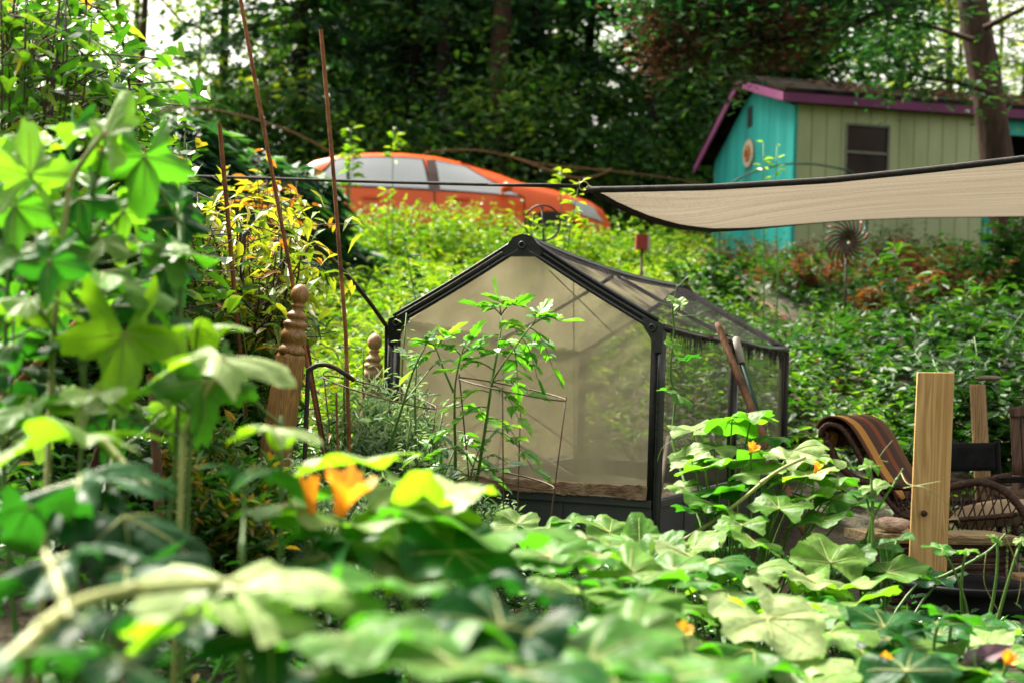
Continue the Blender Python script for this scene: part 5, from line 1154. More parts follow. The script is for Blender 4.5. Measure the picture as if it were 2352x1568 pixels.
fine_bush('silver_bush', gxy(660, 1080, 4.7), .42, .3, .50, 9000, L_HERB, 'low spreading fine leaved herb in front of the brown turned post', 'herb bush', stems=60, seed=3, tone=.75, L=(.022, .045))
fine_bush('silver_bush', gxy(800, 1160, 4.3), .40, .25, .55, 7500, L_HERB, 'dark fine leaved herb mound behind the large orange flower', 'herb bush', stems=60, seed=4, tone=.6, L=(.02, .042))
fine_bush('silver_bush', gxy(470, 1130, 4.2), .42, .3, .50, 6500, L_MID, 'fine green herb patch seen between lobed leaves', 'herb bush', stems=50, seed=5, tone=.78, L=(.03, .06), wl=.35)
stalk('weed_stalk', 797, 775, 5.05, 300, 'upright leafy weed on the foot of the tall stake', 'weed', L_MID, .085, 34, T_LONG, .24, 2, None, 21, .72, .03)
stalk('weed_stalk', 660, 690, 5.4, 220, 'leafy green weed behind the egg finial post', 'weed', L_MID, .10, 40, T_LONG, .25, 4, None, 22, .6, .10)
stalk('weed_stalk', 590, 800, 5.3, 220, 'bushy green weed left of the turned post', 'weed', L_MID, .10, 40, T_LONG, .28, 5, None, 23, .5, .16)
stalk('weed_stalk', 905, 700, 5.5, 330, 'thin pale flowering stalk before the left greenhouse corner', 'weed', L_HERB, .035, 46, T_OVAL, .3, 3, None, 24, .75, .05)
stalk('weed_stalk', 955, 790, 5.0, 260, 'seeding stalk leaning before the greenhouse net', 'weed', L_HERB, .03, 40, T_OVAL, .35, 4, None, 25, .8, .07)

# ------------------------------------------------------------------ yellowing shrub (left middle)
def leafy_shrub(name, root, brs, mat, label, cat, leaf=(.07, .13), wl=.30, per=26, spread=.09, tmpl=T_LONG, droop=-.35, seed=1, tones=None, twig=TWIG, r0=.010, up=.25, side=True):
    rg = np.random.default_rng(seed); root = np.array(root, float); e = thing(name, tuple(root), label, cat); st_ = MB(); lf = MB()
    for bi_, tip in enumerate(brs):
        tip = np.array(tip); t = np.linspace(0, 1, 8); mid = root * .45 + tip * .55 + np.array([0, 0, .12]); pts = (root * (1 - t[:, None]) ** 2 + 2 * mid * (t * (1 - t))[:, None] + tip * (t ** 2)[:, None]); pts[1:] += rg.normal(0, .012, (7, 3)); st_.tube(pts, np.linspace(r0, .0025, 8), 6)
        tone = tones[bi_] if tones is not None else .5
        f = rg.uniform(.45, 1.03, per) ; c_ = np.stack([np.interp(f, t, pts[:, i]) for i in range(3)], -1)
        for k in range(0, per, 3 if side else 1000):   # short side twigs
            q = c_[k] + rg.normal(0, spread, 3) * np.array([1, 1, .7]); st_.tube(np.array([c_[k], (c_[k] + q) / 2 + [0, 0, .01], q]), .0022, 4); c_[k:k + 3] = q + rg.normal(0, .02, c_[k:k + 3].shape)
        p = c_ + rg.normal(0, spread * .35, (per, 3)); d_ = rdir(per, .3, rg); d_[:, 2] += droop
        lf.leaves(p, nrm(d_), rup(per, up, rg), rg.uniform(*leaf, per), rg.uniform(*leaf, per) * wl, tmpl, 0, np.clip(tone + rg.normal(0, .2, per), 0, 1))
    st_.build('branch', twig, e, True); lf.build('foliage', mat, e); return e
rg = np.random.default_rng(33)
tips = []; tones = []
for _ in range(64):
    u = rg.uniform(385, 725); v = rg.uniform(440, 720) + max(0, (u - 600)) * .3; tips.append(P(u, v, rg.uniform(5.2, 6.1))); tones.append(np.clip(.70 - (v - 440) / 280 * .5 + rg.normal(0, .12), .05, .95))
rt = P(560, 1000, 5.7); rt[2] = ground_z(rt[0], rt[1])
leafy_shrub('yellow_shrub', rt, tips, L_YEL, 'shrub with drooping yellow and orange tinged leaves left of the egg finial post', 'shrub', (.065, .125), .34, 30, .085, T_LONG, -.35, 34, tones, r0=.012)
tips = [P(rg.uniform(560, 690), rg.uniform(395, 470), rg.uniform(8, 9)) for _ in range(14)]; rt = P(620, 600, 8.6); rt[2] = ground_z(rt[0], rt[1])
leafy_shrub('orange_shrub', rt, tips, L_YEL, 'small orange leaved shrub left of the car behind the leaning stake', 'shrub', (.07, .12), .4, 22, .09, T_OVAL, -.1, 35, [.9] * 14)

# ------------------------------------------------------------------ vine thicket (top left)
rg = np.random.default_rng(44); tips = []; tones = []
for _ in range(150):
    u = rg.uniform(-60, 300); lim = np.interp(u, [-60, 60, 150, 230, 300], [-40, -10, 30, 150, 250]); v = rg.uniform(lim, 480); tips.append(P(u, v, rg.uniform(4.6, 5.9))); tones.append(np.clip(.5 + rg.normal(0, .18), .05, .95))
rt = P(90, 900, 5.2); rt[2] = ground_z(rt[0], rt[1])
leafy_shrub('vine_thicket', rt, tips, L_VINE, 'tall tangled vine thicket with pointed leaves filling the upper left corner', 'shrub', (.05, .095), .72, 66, .11, T_HEART, -.15, 45, tones, r0=.008, up=.5)
tips = [P(rg.uniform(-40, 460), rg.uniform(480, 760), rg.uniform(4.3, 5.6)) for _ in range(90)]; rt = P(200, 1000, 5.0); rt[2] = ground_z(rt[0], rt[1])
leafy_shrub('bramble', rt, tips, L_VINE, 'leafy bramble below the vine thicket, behind the lobed leaves', 'shrub', (.05, .10), .5, 34, .10, T_OVAL, -.1, 46, np.clip(rg.normal(.45, .18, 90), 0, 1), r0=.007, up=.5)
tips = [P(u, v, 5.0) for u, v in ((425, 290), (432, 330), (428, 380), (415, 420), (300, 0), (285, 80), (270, 160))]
leafy_shrub('climbing_vine', P(420, 700, 5.1) * [1, 1, 0], tips[:4], L_VINE, 'single vine shoot curling up beside the short rusty stake', 'vine', (.045, .08), .7, 7, .03, T_HEART, -.1, 47, [.7] * 4, STEMG, .003, .4, False)
mb = MB(); mb.tube(spline([P(265, -40, 4.9), P(275, 60, 4.9), P(292, 150, 4.9), P(300, 230, 4.9), P(310, 310, 4.9), P(318, 600, 4.9)], 30), .0045, 6); q = P(318, 600, 4.9); mb.tube(np.array([q, [q[0], q[1], 0]]), .0045, 6); tag(mb.build('bare_twig', TWIG, None, True, loc=(q[0], q[1], 0)), 'thin bare stem rising beside the vine thicket to the top edge', 'stem')
mb = MB(); tips = []
leafy_shrub('hanging_vine', np.array([*P(20, 900, 4.4)[:2], 0]), [P(rg.uniform(-40, 220), rg.uniform(-30, 60), rg.uniform(3.9, 4.6)) for _ in range(22)], L_VINE, 'pale vine leaves hanging in from the top left corner', 'vine', (.05, .085), .7, 30, .09, T_HEART, -.3, 48, np.clip(rg.normal(.55, .1, 22), 0, .8), TWIG, .004, .5, True)

# ------------------------------------------------------------------ large leaves: squash and lobed plants
def big_leaf(lobes=5, depth=.28, rings=6, na=60, cup=.10, wav=.05, seed=0, teeth=.03, notch=2.75, point=0.0):
    rg = np.random.default_rng(seed); th = np.linspace(-notch, notch, na); ph = rg.uniform(0, 6)
    lob = np.cos(th * lobes / 2 / notch * math.pi * 2 / 2 * 2 * .999) if False else np.cos(th / notch * math.pi * (lobes - 1) / 1.0)
    r = .5 * (1 - depth * .5 + depth * .5 * lob) * (1 - .10 * np.abs(th) / notch + point * np.exp(-(th / .5) ** 2)) * (1 + teeth * np.sin(th * 23 + ph) + teeth * .7 * np.sin(th * 41))
    rr = np.linspace(0, 1, rings)[1:]
    v = [[0, 0, 0]]
    for q in rr:
        rad_ = r * q; vein = np.abs(np.cos(th / notch * math.pi * (lobes - 1) / 2)); z = cup * q ** 1.4 * .8 + wav * q * np.sin(th * 3 + ph) + wav * .8 * q ** 2 * np.sin(th * 7 + ph * 2) - .020 * vein ** 6 * q * 1.2 - .10 * q ** 3
        v += list(np.stack([np.sin(th) * rad_, np.cos(th) * rad_, z * .9], -1))
    f3 = [(0, 1 + i, 2 + i) for i in range(na - 1)]
    f4 = [(1 + k * na + i, 1 + (k + 1) * na + i, 2 + (k + 1) * na + i, 2 + k * na + i) for k in range(rings - 2) for i in range(na - 1)]
    return np.array(v), [tuple(reversed(f)) for f in f3] + [tuple(reversed(f)) for f in f4]
SQ = [big_leaf(5, .20, seed=i, cup=.16, wav=.045) for i in range(5)] + [big_leaf(5, .30, seed=20 + i, cup=.02, wav=.07) for i in range(4)]
LB = [big_leaf(5, .50, seed=40 + i, cup=.07, wav=.08, teeth=.06, point=.16, notch=2.65) for i in range(4)] + [big_leaf(5, .5, seed=60 + i, cup=-.03, wav=.08, teeth=.05, point=.1) for i in range(2)]
LBK = [big_leaf(5, .6, seed=80, cup=.05, wav=.06, teeth=.05, point=.1, notch=2.6)]
def squashmat():
    m, nt, out = newmat('squash_leaf'); N = nt.nodes; Lk = nt.links.new
    at = N.new('ShaderNodeAttribute'); at.attribute_name = 'rnd'
    top_ = ramp(nt, [(0, (.006, .07, .022)), (.35, (.03, .22, .025)), (.7, (.20, .42, .06)), (1, (.60, .74, .33))]); Lk(at.outputs['Fac'], top_.inputs[0])  # colour holds sky sheen with the bloom, and shade at the dark end
    tc = N.new('ShaderNodeTexCoord'); no = N.new('ShaderNodeTexNoise'); no.inputs['Scale'].default_value = 22; no.inputs['Detail'].default_value = 5; Lk(tc.outputs['Object'], no.inputs[0])
    vo = N.new('ShaderNodeTexVoronoi'); vo.feature = 'DISTANCE_TO_EDGE'; vo.inputs['Scale'].default_value = 42; Lk(tc.outputs['Object'], vo.inputs[0])
    mr = N.new('ShaderNodeMapRange'); mr.inputs[1].default_value = .3; mr.inputs[2].default_value = .7; mr.inputs[3].default_value = .55; mr.inputs[4].default_value = 1.4; Lk(no.outputs[0], mr.inputs[0])
    sc1 = N.new('ShaderNodeVectorMath'); sc1.operation = 'SCALE'; Lk(top_.outputs[0], sc1.inputs[0]); Lk(mr.outputs[0], sc1.inputs['Scale'])
    ge = N.new('ShaderNodeNewGeometry'); und = ramp(nt, [(0, (.05, .25, .012)), (1, (.28, .6, .04))]); Lk(at.outputs['Fac'], und.inputs[0])
    mu = N.new('ShaderNodeMix'); mu.data_type = 'RGBA'; Lk(ge.outputs['Backfacing'], mu.inputs['Factor']); Lk(sc1.outputs[0], mu.inputs['A']); Lk(und.outputs[0], mu.inputs['B'])
    b = N.new('ShaderNodeBsdfPrincipled'); b.inputs['Roughness'].default_value = .45; b.inputs['Specular IOR Level'].default_value = .22; Lk(mu.outputs['Result'], b.inputs['Base Color'])
    bp = N.new('ShaderNodeBump'); bp.inputs['Strength'].default_value = .45; bp.inputs['Distance'].default_value = .006; Lk(vo.outputs[0], bp.inputs['Height']); Lk(bp.outputs[0], b.inputs['Normal'])
    tr = N.new('ShaderNodeBsdfTranslucent'); tcol = ramp(nt, [(0, (.012, .10, .008)), (.35, (.05, .32, .012)), (.65, (.15, .56, .015)), (1, (.44, .88, .02))]); Lk(at.outputs['Fac'], tcol.inputs[0]); Lk(tcol.outputs[0], tr.inputs[0])
    ms = N.new('ShaderNodeMixShader'); ms.inputs[0].default_value = .5; Lk(b.outputs[0], ms.inputs[1]); Lk(tr.outputs[0], ms.inputs[2]); Lk(ms.outputs[0], out.inputs[0])
    return m
L_SQ = squashmat()
PETAL = leafmat('orange_petal', [(0, (1.0, .34, .02)), (.6, (1.3, .60, .04)), (1, (1.4, .85, .14))], .4, (1.1, 1, .6), .5)
class Plant:
    def __init__(s, name, root, label, cat, group=None):
        s.root = np.array([root[0], root[1], float(ground_z(root[0], root[1]))]); s.args = (name, label, cat, group); s.leaf = MB(); s.stem = MB(); s.nl = 0; s.fl = []; s.stalk = {}
    def add(s, p, size, heading, tilt, roll=0, tone=.5, kinds=SQ, seed=None, petiole=True, pr=.0045):
        """p leaf base; heading: way the tip points (deg, 0 right, 90 away); tilt: tip up(+)/down(-) deg; roll about the tip axis"""
        rg = np.random.default_rng(int(abs(p[0] * 9173 + p[1] * 3571 + p[2] * 771)) if seed is None else seed)
        v, f = kinds[int(rg.integers(len(kinds)))]
        h = rad(heading); t = rad(tilt); fw = np.array([math.cos(h) * math.cos(t), math.sin(h) * math.cos(t), math.sin(t)]); sd_ = nrm(np.cross(fw, [0, 0, 1.0])); up = np.cross(sd_, fw)
        ro = rad(roll); sd2 = sd_ * math.cos(ro) + up * math.sin(ro); up2 = np.cross(sd2, fw); p = np.array(p)
        w = p + size * (v[:, :1] * sd2 + v[:, 1:2] * fw + v[:, 2:] * up2)
        s.leaf.add(w, f, 0, float(np.clip(tone, 0, 1))); s.nl += 1
        # vein ridges as fine pale tubes on the top face
        for a in (-1.45, -.72, 0, .72, 1.45):
            k = int(np.argmin(np.abs(np.linspace(-2.75, 2.75, 60) - a))); line = w[[0] + [1 + q * 60 + k for q in range(4)]] + up2 * .0008
            s.leaf.tube(line, np.linspace(.0016, .0005, 5) * size / .2, 4, 1, .5, False)
        if petiole and s.args[0] == 'lobed_plant':
            kx = int(np.clip(round((p[0] - s.root[0]) / .22), -2, 2)); sx = s.root[0] + kx * .17; sy = s.root[1] + .05 * (kx % 2); zz = max(p[2] - size * .55, s.root[2] + .12)
            s.stalk[kx] = (sx, sy, max(s.stalk.get(kx, (0, 0, 0))[2], zz + .02)); a_ = np.array([sx, sy, zz]); t_ = np.linspace(0, 1, 7)[:, None]; mid = (a_ + p) / 2 + np.array([0, 0, -.02])
            s.stem.tube(a_ * (1 - t_) ** 2 + 2 * mid * t_ * (1 - t_) + p * t_ ** 2, np.linspace(pr, pr * .75, 7), 6)
        elif petiole:
            r2 = s.root * .75 + np.array([p[0], p[1], s.root[2]]) * .25; r2[:2] += rg.normal(0, .03, 2); mid = r2 * .35 + p * .65 + np.array([0, 0, .03]) - fw * .05; t_ = np.linspace(0, 1, 7)[:, None]
            q = r2 * (1 - t_) ** 2 + 2 * mid * t_ * (1 - t_) + p * t_ ** 2; s.stem.tube(q, np.linspace(pr * 1.35, pr * .8, 7), 6)
    def build(s):
        if not s.nl: return None
        for sx, sy, zz in s.stalk.values(): s.stem.tube(spline([(sx * .5 + s.root[0] * .5, sy, s.root[2] - .02), (sx, sy, s.root[2] * .5 + zz * .5), (sx, sy, zz)], 12), np.linspace(.006, .004, 12), 7)
        e = thing(s.args[0], tuple(s.root), *s.args[1:]); s.stem.build('stem', STEMG, e, True); s.leaf.build('foliage', [L_SQ, STEMY], e, True)
        for p, size, ax, op in s.fl: flower(e, p, size, ax, op, s.root)
        return e
def flower(e, p, size, ax, op, root):
    ax = nrm(np.array(ax, float)); ref = np.array([1., 0, 0]) if abs(ax[0]) < .8 else np.array([0, 1., 0]); x = nrm(np.cross(ax, ref)); y = np.cross(ax, x); mb = MB()
    g = []; rn = []
    for t in np.linspace(0, 1, 8):
        row = []
        for a in np.linspace(0, 2 * math.pi, 51):
            lob = math.cos(5 * a); r_ = .13 + op * t ** 1.5 * (1 + .08 * lob * t * t) + .035 * t * t * math.sin(15 * a + 1); row.append(np.array(p) + size * (r_ * (math.cos(a) * x + math.sin(a) * y) + ax * (t * (1 + .09 * lob * t) - .30 * op * t ** 4 + .05 * t * t * math.sin(11 * a)))); rn.append(.35 + .25 * abs(math.cos(2.5 * a)) + .15 * t)
        g.append(row)
    mb.grid(np.array(g), 0, np.array(rn))
    mb.build('flower', PETAL, e, True)
    mb = MB(); r2 = np.array([p[0] * .6 + root[0] * .4, p[1] * .6 + root[1] * .4, root[2]]); mb.tube(spline([r2, (r2 + p) / 2 + np.array([0.01, 0, .02]), np.array(p) + ax * .01], 8), np.linspace(.004, .003, 8), 6); mb.build('flower_stalk', STEMG, e, True)

plants = {}
def plant(key, u, d, label, cat='squash plant', name='squash_plant'):
    d = float(np.interp(d, [1, 2.3, 3.3, 5], [1.3, 2.8, 3.4, 5])); q = P(u, 1200, d); plants[key] = Plant(name, (q[0], q[1]), label, cat, None)
plant('A', 1420, 4.2, 'bright green squash plant right against the grey greenhouse base')
plant('B', 1700, 4.9, 'tall squash plant with an orange bloom at the right side of the greenhouse')
plant('C', 1690, 3.7, 'squash plant with overlapping pale leaves below the greenhouse corner')
plant('D', 1990, 4.4, 'squash plant spreading pale round leaves beside the black tub')
plant('E', 2120, 3.3, 'squash plant at the lower right with an orange bloom under its leaves')
plant('F', 1800, 2.7, 'squash plant with the big pale dished leaf near the bottom edge')
plant('G', 1380, 2.9, 'squash plant with glowing leaves below the middle of the greenhouse front')
plant('H', 1010, 2.0, 'blurred squash plant with a bright yellow green leaf held upright', 'squash plant')
plant('I', 760, 2.05, 'blurred squash plant carrying the large orange flower')
plant('J', 1150, 1.35, 'very blurred squash plant with dark folded leaf at the bottom middle')
plant('K', 590, 1.45, 'very blurred lobed plant with one broad white green leaf at the bottom left', 'lobed plant', 'lobed_plant')
plant('L', 280, 1.7, 'dark blurred lobed plant in the lower left shade', 'lobed plant', 'lobed_plant')
plant('M', 180, 2.3, 'tall lobed leaved plant rising on the left before the vine thicket', 'lobed plant', 'lobed_plant')
plant('N', 430, 2.3, 'lobed leaved plant with bright translucent hanging leaf in the left middle', 'lobed plant', 'lobed_plant')
plant('O', 60, 1.25, 'very blurred thick stemmed plant in the bottom left corner', 'lobed plant', 'lobed_plant')
plant('Q', 1480, 1.45, 'very blurred squash plant with pale leaves along the bottom edge')
def L(key, u, v, d, wpx, heading, tilt, roll=0, tone=.5, kinds=None, pr=.0045):
    d = float(np.interp(d, [1, 2.3, 3.3, 5], [1.3, 2.8, 3.4, 5])); kinds = kinds or (LB if plants[key].args[0] == 'lobed_plant' else SQ); size = wpx * d / FPX * (.98 if key in 'MN' else 1.1)
    p = P(u, v, d); h = rad(heading); p = p - np.array([math.cos(h) * math.cos(rad(tilt)), math.sin(h) * math.cos(rad(tilt)), math.sin(rad(tilt))]) * size * .12
    plants[key].add(p, size, heading, tilt, roll, tone, kinds, pr=pr * .75)
# left tall plant
for a in ((250, 290, 2.2, 230, 60, 70, 10, .8), (70, 375, 2.2, 250, 110, 80, -10, .8), (10, 410, 2.3, 220, 80, 85, 10, .7), (330, 390, 2.25, 260, -75, -88, 4, .55), (265, 470, 2.3, 230, -95, -90, 5, .35), (400, 590, 2.3, 180, -40, -60, 10, .6),
          (180, 480, 2.3, 230, -100, -70, 0, .35), (60, 570, 2.2, 260, 230, -20, 0, .55), (270, 640, 2.1, 330, 10, -14, -8, .65), (40, 690, 2.1, 260, 190, -10, 0, .85), (230, 560, 2.3, 180, -90, -30, 0, .9), (150, 780, 2.2, 240, 210, -18, 10, .3), (30, 500, 2.2, 240, -110, -85, 8, .6), (110, 620, 2.0, 200, -100, -80, 0, .35), (10, 800, 2.1, 260, 180, -20, 0, .35)): L('M', *a)
for a in ((330, 690, 2.15, 250, -20, -25, 12, .6), (285, 805, 2.1, 340, -95, -96, 0, .95), (425, 800, 2.1, 250, -80, -90, -12, .95), (480, 750, 2.2, 220, 15, 10, 20, .95), (545, 825, 2.0, 330, 5, -8, -10, 1.0), (470, 905, 2.1, 270, -70, -80, 8, .5), (200, 905, 2.0, 240, 170, -10, 0, .8), (150, 1000, 1.9, 420, 175, -6, -6, .85), (650, 985, 1.9, 220, 0, -4, 8, .95), (250, 720, 2.2, 200, -80, -50, 0, .3), (50, 940, 2.0, 240, 160, -20, 15, .6)): L('N', *a)
for a in ((130, 1120, 1.7, 420, 190, -18, 10, .15), (330, 1210, 1.7, 420, -10, -22, -12, .08), (250, 1330, 1.6, 380, 200, -25, 0, .08), (110, 1290, 1.5, 380, 180, -22, 0, .1), (420, 1420, 1.5, 360, 190, -20, 0, .12), (60, 1180, 1.6, 300, 120, -30, 0, .15), (600, 1090, 1.9, 260, 5, -10, 6, .3)): L('L', *a)  # low tones paint in the shade of the taller leaves above
for a in ((565, 1330, 1.35, 560, 80, 12, 4, .95), (480, 1400, 1.3, 420, 200, 2, -10, .9), (690, 1360, 1.35, 420, 10, 5, 8, .8), (620, 1490, 1.3, 330, -80, -30, 0, .2)): L('K', *a, kinds=LBK, pr=.007)
for a in ((60, 1500, 1.05, 330, 120, -10, 0, .2), (300, 1530, 1.15, 300, -20, -20, 0, .1), (160, 1430, 1.2, 260, 180, -10, 0, .05)): L('O', *a, pr=.009)
for a in ((965, 1195, 2.0, 300, 88, 94, 0, 1.0), (900, 1120, 2.05, 250, 170, 4, 6, .95), (1040, 1135, 2.05, 250, 20, 8, -8, .95), (790, 1068, 2.1, 300, 175, -9, -4, .95), (1130, 1235, 2.0, 480, -5, -4, 8, .55), (870, 1230, 1.95, 300, 200, -10, 10, .75), (1060, 1290, 1.9, 300, -60, -30, 0, .35), (930, 1290, 1.9, 200, -90, -60, 10, .95), (1000, 1170, 2.1, 240, -30, -30, 20, .9)): L('H', *a)
for a in ((745, 1205, 1.95, 360, 175, 3, -8, .75), (650, 1170, 2.0, 260, 190, -15, 0, .6), (820, 1250, 1.9, 300, 10, -14, 10, .35), (720, 1290, 1.85, 260, 200, -25, 0, .3)): L('I', *a)
for a in ((1150, 1410, 1.3, 330, 95, 30, -18, .35), (1225, 1440, 1.3, 300, 60, 25, 28, .3), (960, 1430, 1.3, 420, 185, 4, -8, .75), (880, 1350, 1.4, 380, 160, 2, -12, .75), (1000, 1530, 1.15, 520, 200, 8, 0, .85), (1230, 1540, 1.15, 420, 0, 6, 8, .5), (800, 1480, 1.2, 380, 190, -8, 0, .8), (1250, 1350, 1.5, 260, 20, -18, 0, .3), (700, 1560, 1.2, 400, 180, -15, 0, .2)): L('J', *a[:-1], max(0, a[-1] - .25))
for a in ((1400, 1500, 1.45, 420, 30, 10, -6, .8), (1560, 1510, 1.45, 400, 10, 8, 6, .85), (1330, 1470, 1.55, 260, 160, -6, 10, .9), (1460, 1440, 1.7, 260, 70, 20, 0, .9), (1600, 1560, 1.35, 380, -10, 4, 8, .75), (1360, 1560, 1.3, 420, 180, 6, 0, .8), (1470, 1380, 1.9, 220, 120, 8, 14, .9), (1290, 1300, 2.0, 230, 170, -4, -8, .75)): L('Q', *a[:-1], max(.1, a[-1] - .3))
for a in ((1325, 1195, 4.1, 110, 30, 12, 0, .5), (1470, 1235, 3.9, 190, 85, 48, 0, .6), (1380, 1215, 4.0, 170, 170, 16, 12, .7), (1530, 1255, 3.8, 150, 20, 40, -12, .5), (1180, 1195, 4.2, 120, 120, 25, 10, .75), (1270, 1205, 4.1, 130, 60, 20, 0, .6), (1430, 1290, 3.7, 180, 200, 18, 0, .4), (1230, 1250, 3.9, 150, 190, 15, 0, .6)): L('A', *a)
for a in ((1690, 965, 4.75, 180, 60, -10, 20, .65), (1740, 965, 4.75, 120, 10, -6, 8, .8), (1600, 985, 4.8, 130, 60, 14, 0, .8), (1840, 1030, 4.6, 170, 20, 16, -6, .9), (1890, 1050, 4.6, 130, -10, 4, 0, .85), (1700, 1060, 4.6, 180, 60, -8, 12, .6), (1590, 1050, 4.7, 130, 170, -10, 25, .7), (1640, 1025, 4.7, 130, 80, 12, 0, .85), (1780, 1005, 4.7, 110, 30, 0, 0, .4), (1830, 1100, 4.5, 150, 10, 14, 0, .7), (1760, 1130, 4.5, 160, 170, 12, 0, .4), (1650, 1120, 4.5, 150, 190, -12, 0, .4), (1870, 1140, 4.4, 150, -10, 16, 0, .7), (1680, 1180, 4.3, 140, 180, 20, 0, .6), (1590, 1175, 4.4, 130, 200, 10, 0, .4), (1940, 1100, 4.5, 110, 20, -6, 10, .6), (1980, 1160, 4.4, 130, 0, 6, 0, .5), (1720, 1240, 4.1, 140, 160, 20, 0, .7), (1560, 1120, 4.6, 90, 190, -10, 10, .75), (1900, 1190, 4.3, 150, 10, 12, 0, .55), (1655, 1215, 4.2, 90, 60, 20, 0, .85), (1620, 1075, 4.5, 140, 80, -8, 14, .7), (1740, 1085, 4.5, 150, 100, 8, 16, .75), (1810, 1050, 4.5, 130, 60, 10, -10, .9), (1670, 1130, 4.4, 140, 20, 6, 14, .45), (1790, 1160, 4.3, 150, 80, 16, 0, .6), (1620, 1150, 4.4, 130, 120, 8, -16, .55), (1860, 1090, 4.4, 140, 60, 6, 10, .9), (1700, 1200, 4.2, 130, 100, 14, 8, .65), (1580, 1060, 4.6, 110, 120, -10, 18, .8), (1920, 1140, 4.4, 120, 40, 20, 0, .5)): L('B', *a)
for a in ((1590, 1285, 3.7, 230, 175, 16, 0, .95), (1640, 1345, 3.5, 240, 190, 18, 4, .9), (1540, 1240, 3.9, 190, 150, 22, 0, .85), (1700, 1400, 3.3, 250, 200, 16, 0, 1.), (1830, 1385, 3.3, 220, -5, 14, 4, .9), (1660, 1290, 3.6, 190, 10, 8, 0, .4), (1740, 1310, 3.6, 200, 0, 20, 0, .8), (1550, 1330, 3.4, 180, 180, 10, 0, .45), (1610, 1250, 3.9, 160, 20, 26, 0, .75), (1760, 1370, 3.4, 160, 60, -6, 12, .5), (1530, 1390, 3.2, 210, 170, 14, 0, .65)): L('C', *a)
for a in ((1900, 1275, 4.1, 180, 100, 36, 0, .72), (1850, 1330, 3.9, 180, 170, 16, 0, .9), (1950, 1350, 3.9, 170, -30, 18, 0, .8), (2060, 1310, 4.1, 190, 10, 10, -8, .62), (2000, 1375, 3.8, 180, -40, 22, 0, .75), (1890, 1350, 3.9, 150, 200, 14, 0, .8), (1960, 1270, 4.2, 150, 30, 24, 0, .5), (2020, 1250, 4.3, 110, 60, 30, 0, .45), (2110, 1310, 4.2, 130, 0, -8, 10, .4), (1800, 1320, 4., 160, 190, 18, 0, .85), (1930, 1410, 3.6, 150, 200, -10, 0, .4), (2000, 1290, 4.2, 140, 140, 20, 0, .5)): L('D', *a)
for a in ((2050, 1470, 3.3, 230, 100, 30, 0, .75), (2170, 1450, 3.5, 150, 20, 18, 0, .3), (2100, 1440, 3.5, 150, 150, 14, 0, .35), (1960, 1490, 3.1, 190, 170, 20, 0, .7), (2130, 1500, 3.2, 190, -30, 20, 0, .75), (2240, 1430, 3.6, 140, 60, 16, 0, .35), (2280, 1470, 3.4, 170, 10, 20, 0, .8), (2330, 1500, 3.2, 180, 0, 16, 0, .6), (2200, 1530, 3.0, 190, 190, 14, 0, .7), (2020, 1545, 2.9, 170, 170, 10, 0, .75), (2340, 1440, 3.6, 130, 90, 10, 0, .3), (2290, 1545, 2.9, 180, -20, 14, 0, .4), (2100, 1560, 2.8, 170, 30, 10, 0, .55)): L('E', *a)
for a in ((1790, 1440, 2.7, 300, -50, -22, -10, .97), (1860, 1520, 2.6, 260, -40, 6, 0, .85), (1700, 1490, 2.5, 250, 180, 10, 0, .5), (1640, 1520, 2.4, 280, 190, 16, 0, .9), (1930, 1450, 2.9, 210, 0, 14, 0, .75), (1750, 1540, 2.4, 240, -30, 10, 0, .5), (1900, 1570, 2.4, 260, 0, 12, 0, .75), (1560, 1450, 2.6, 210, 170, 20, 0, .85), (1990, 1530, 2.6, 200, 0, 14, 0, .65)): L('F', *a)
for a in ((1450, 1300, 2.9, 230, 80, 30, 6, .7), (1350, 1270, 3.0, 220, 170, 4, -8, .8), (1500, 1330, 2.8, 200, 10, 6, 12, .6), (1240, 1280, 2.8, 220, 180, -6, 8, .55), (1380, 1350, 2.6, 230, 200, 8, 0, .45), (1560, 1300, 3., 180, 40, 14, 0, .55), (1300, 1360, 2.4, 260, 180, 4, 0, .7), (1450, 1390, 2.4, 220, 20, 4, 0, .35), (1330, 1230, 3.3, 150, 150, 18, 0, .85), (1410, 1250, 3.2, 190, 0, 2, 6, .55)): L('G', *a)
rg = np.random.default_rng(909)
for k in range(64):
    u = rg.uniform(-20, 430); v = rg.uniform(300 + max(0, u - 220) * .9, 1010); key = 'M' if v < 700 or u < 150 else 'N'; hang = rg.random() < .45
    L(key, u, v, rg.uniform(2.25, 3.1), rg.uniform(110, 210), rg.uniform(-150, -30) if hang else rg.uniform(0, 360), rg.uniform(-95, -60) if hang else rg.uniform(-20, 12), rg.uniform(-12, 12), rg.choice([.1, .25, .4, .55, .75, .95]))
# undergrowth leaves of the same plants filling the depth below, shade put into their low tones
rg = np.random.default_rng(404)
for key, pl_ in plants.items():
    d0 = pl_.root[1]
    for k in range(12 if d0 > 2.9 else 7):
        a = rg.uniform(0, 6.28); r_ = rg.uniform(.05, .4) * (1 if d0 > 2 else .7); x = pl_.root[0] + r_ * math.cos(a); y = pl_.root[1] + r_ * math.sin(a)
        if y < .9: continue
        z = pl_.root[2] + rg.uniform(.08, .34); kinds = LB if pl_.args[0] == 'lobed_plant' else SQ
        pl_.add((x, y, z), rg.uniform(.13, .22), rg.uniform(0, 360), rg.uniform(-15, 30), rg.uniform(-15, 15), rg.uniform(.0, .5), kinds, seed=int(rg.integers(1e6)))
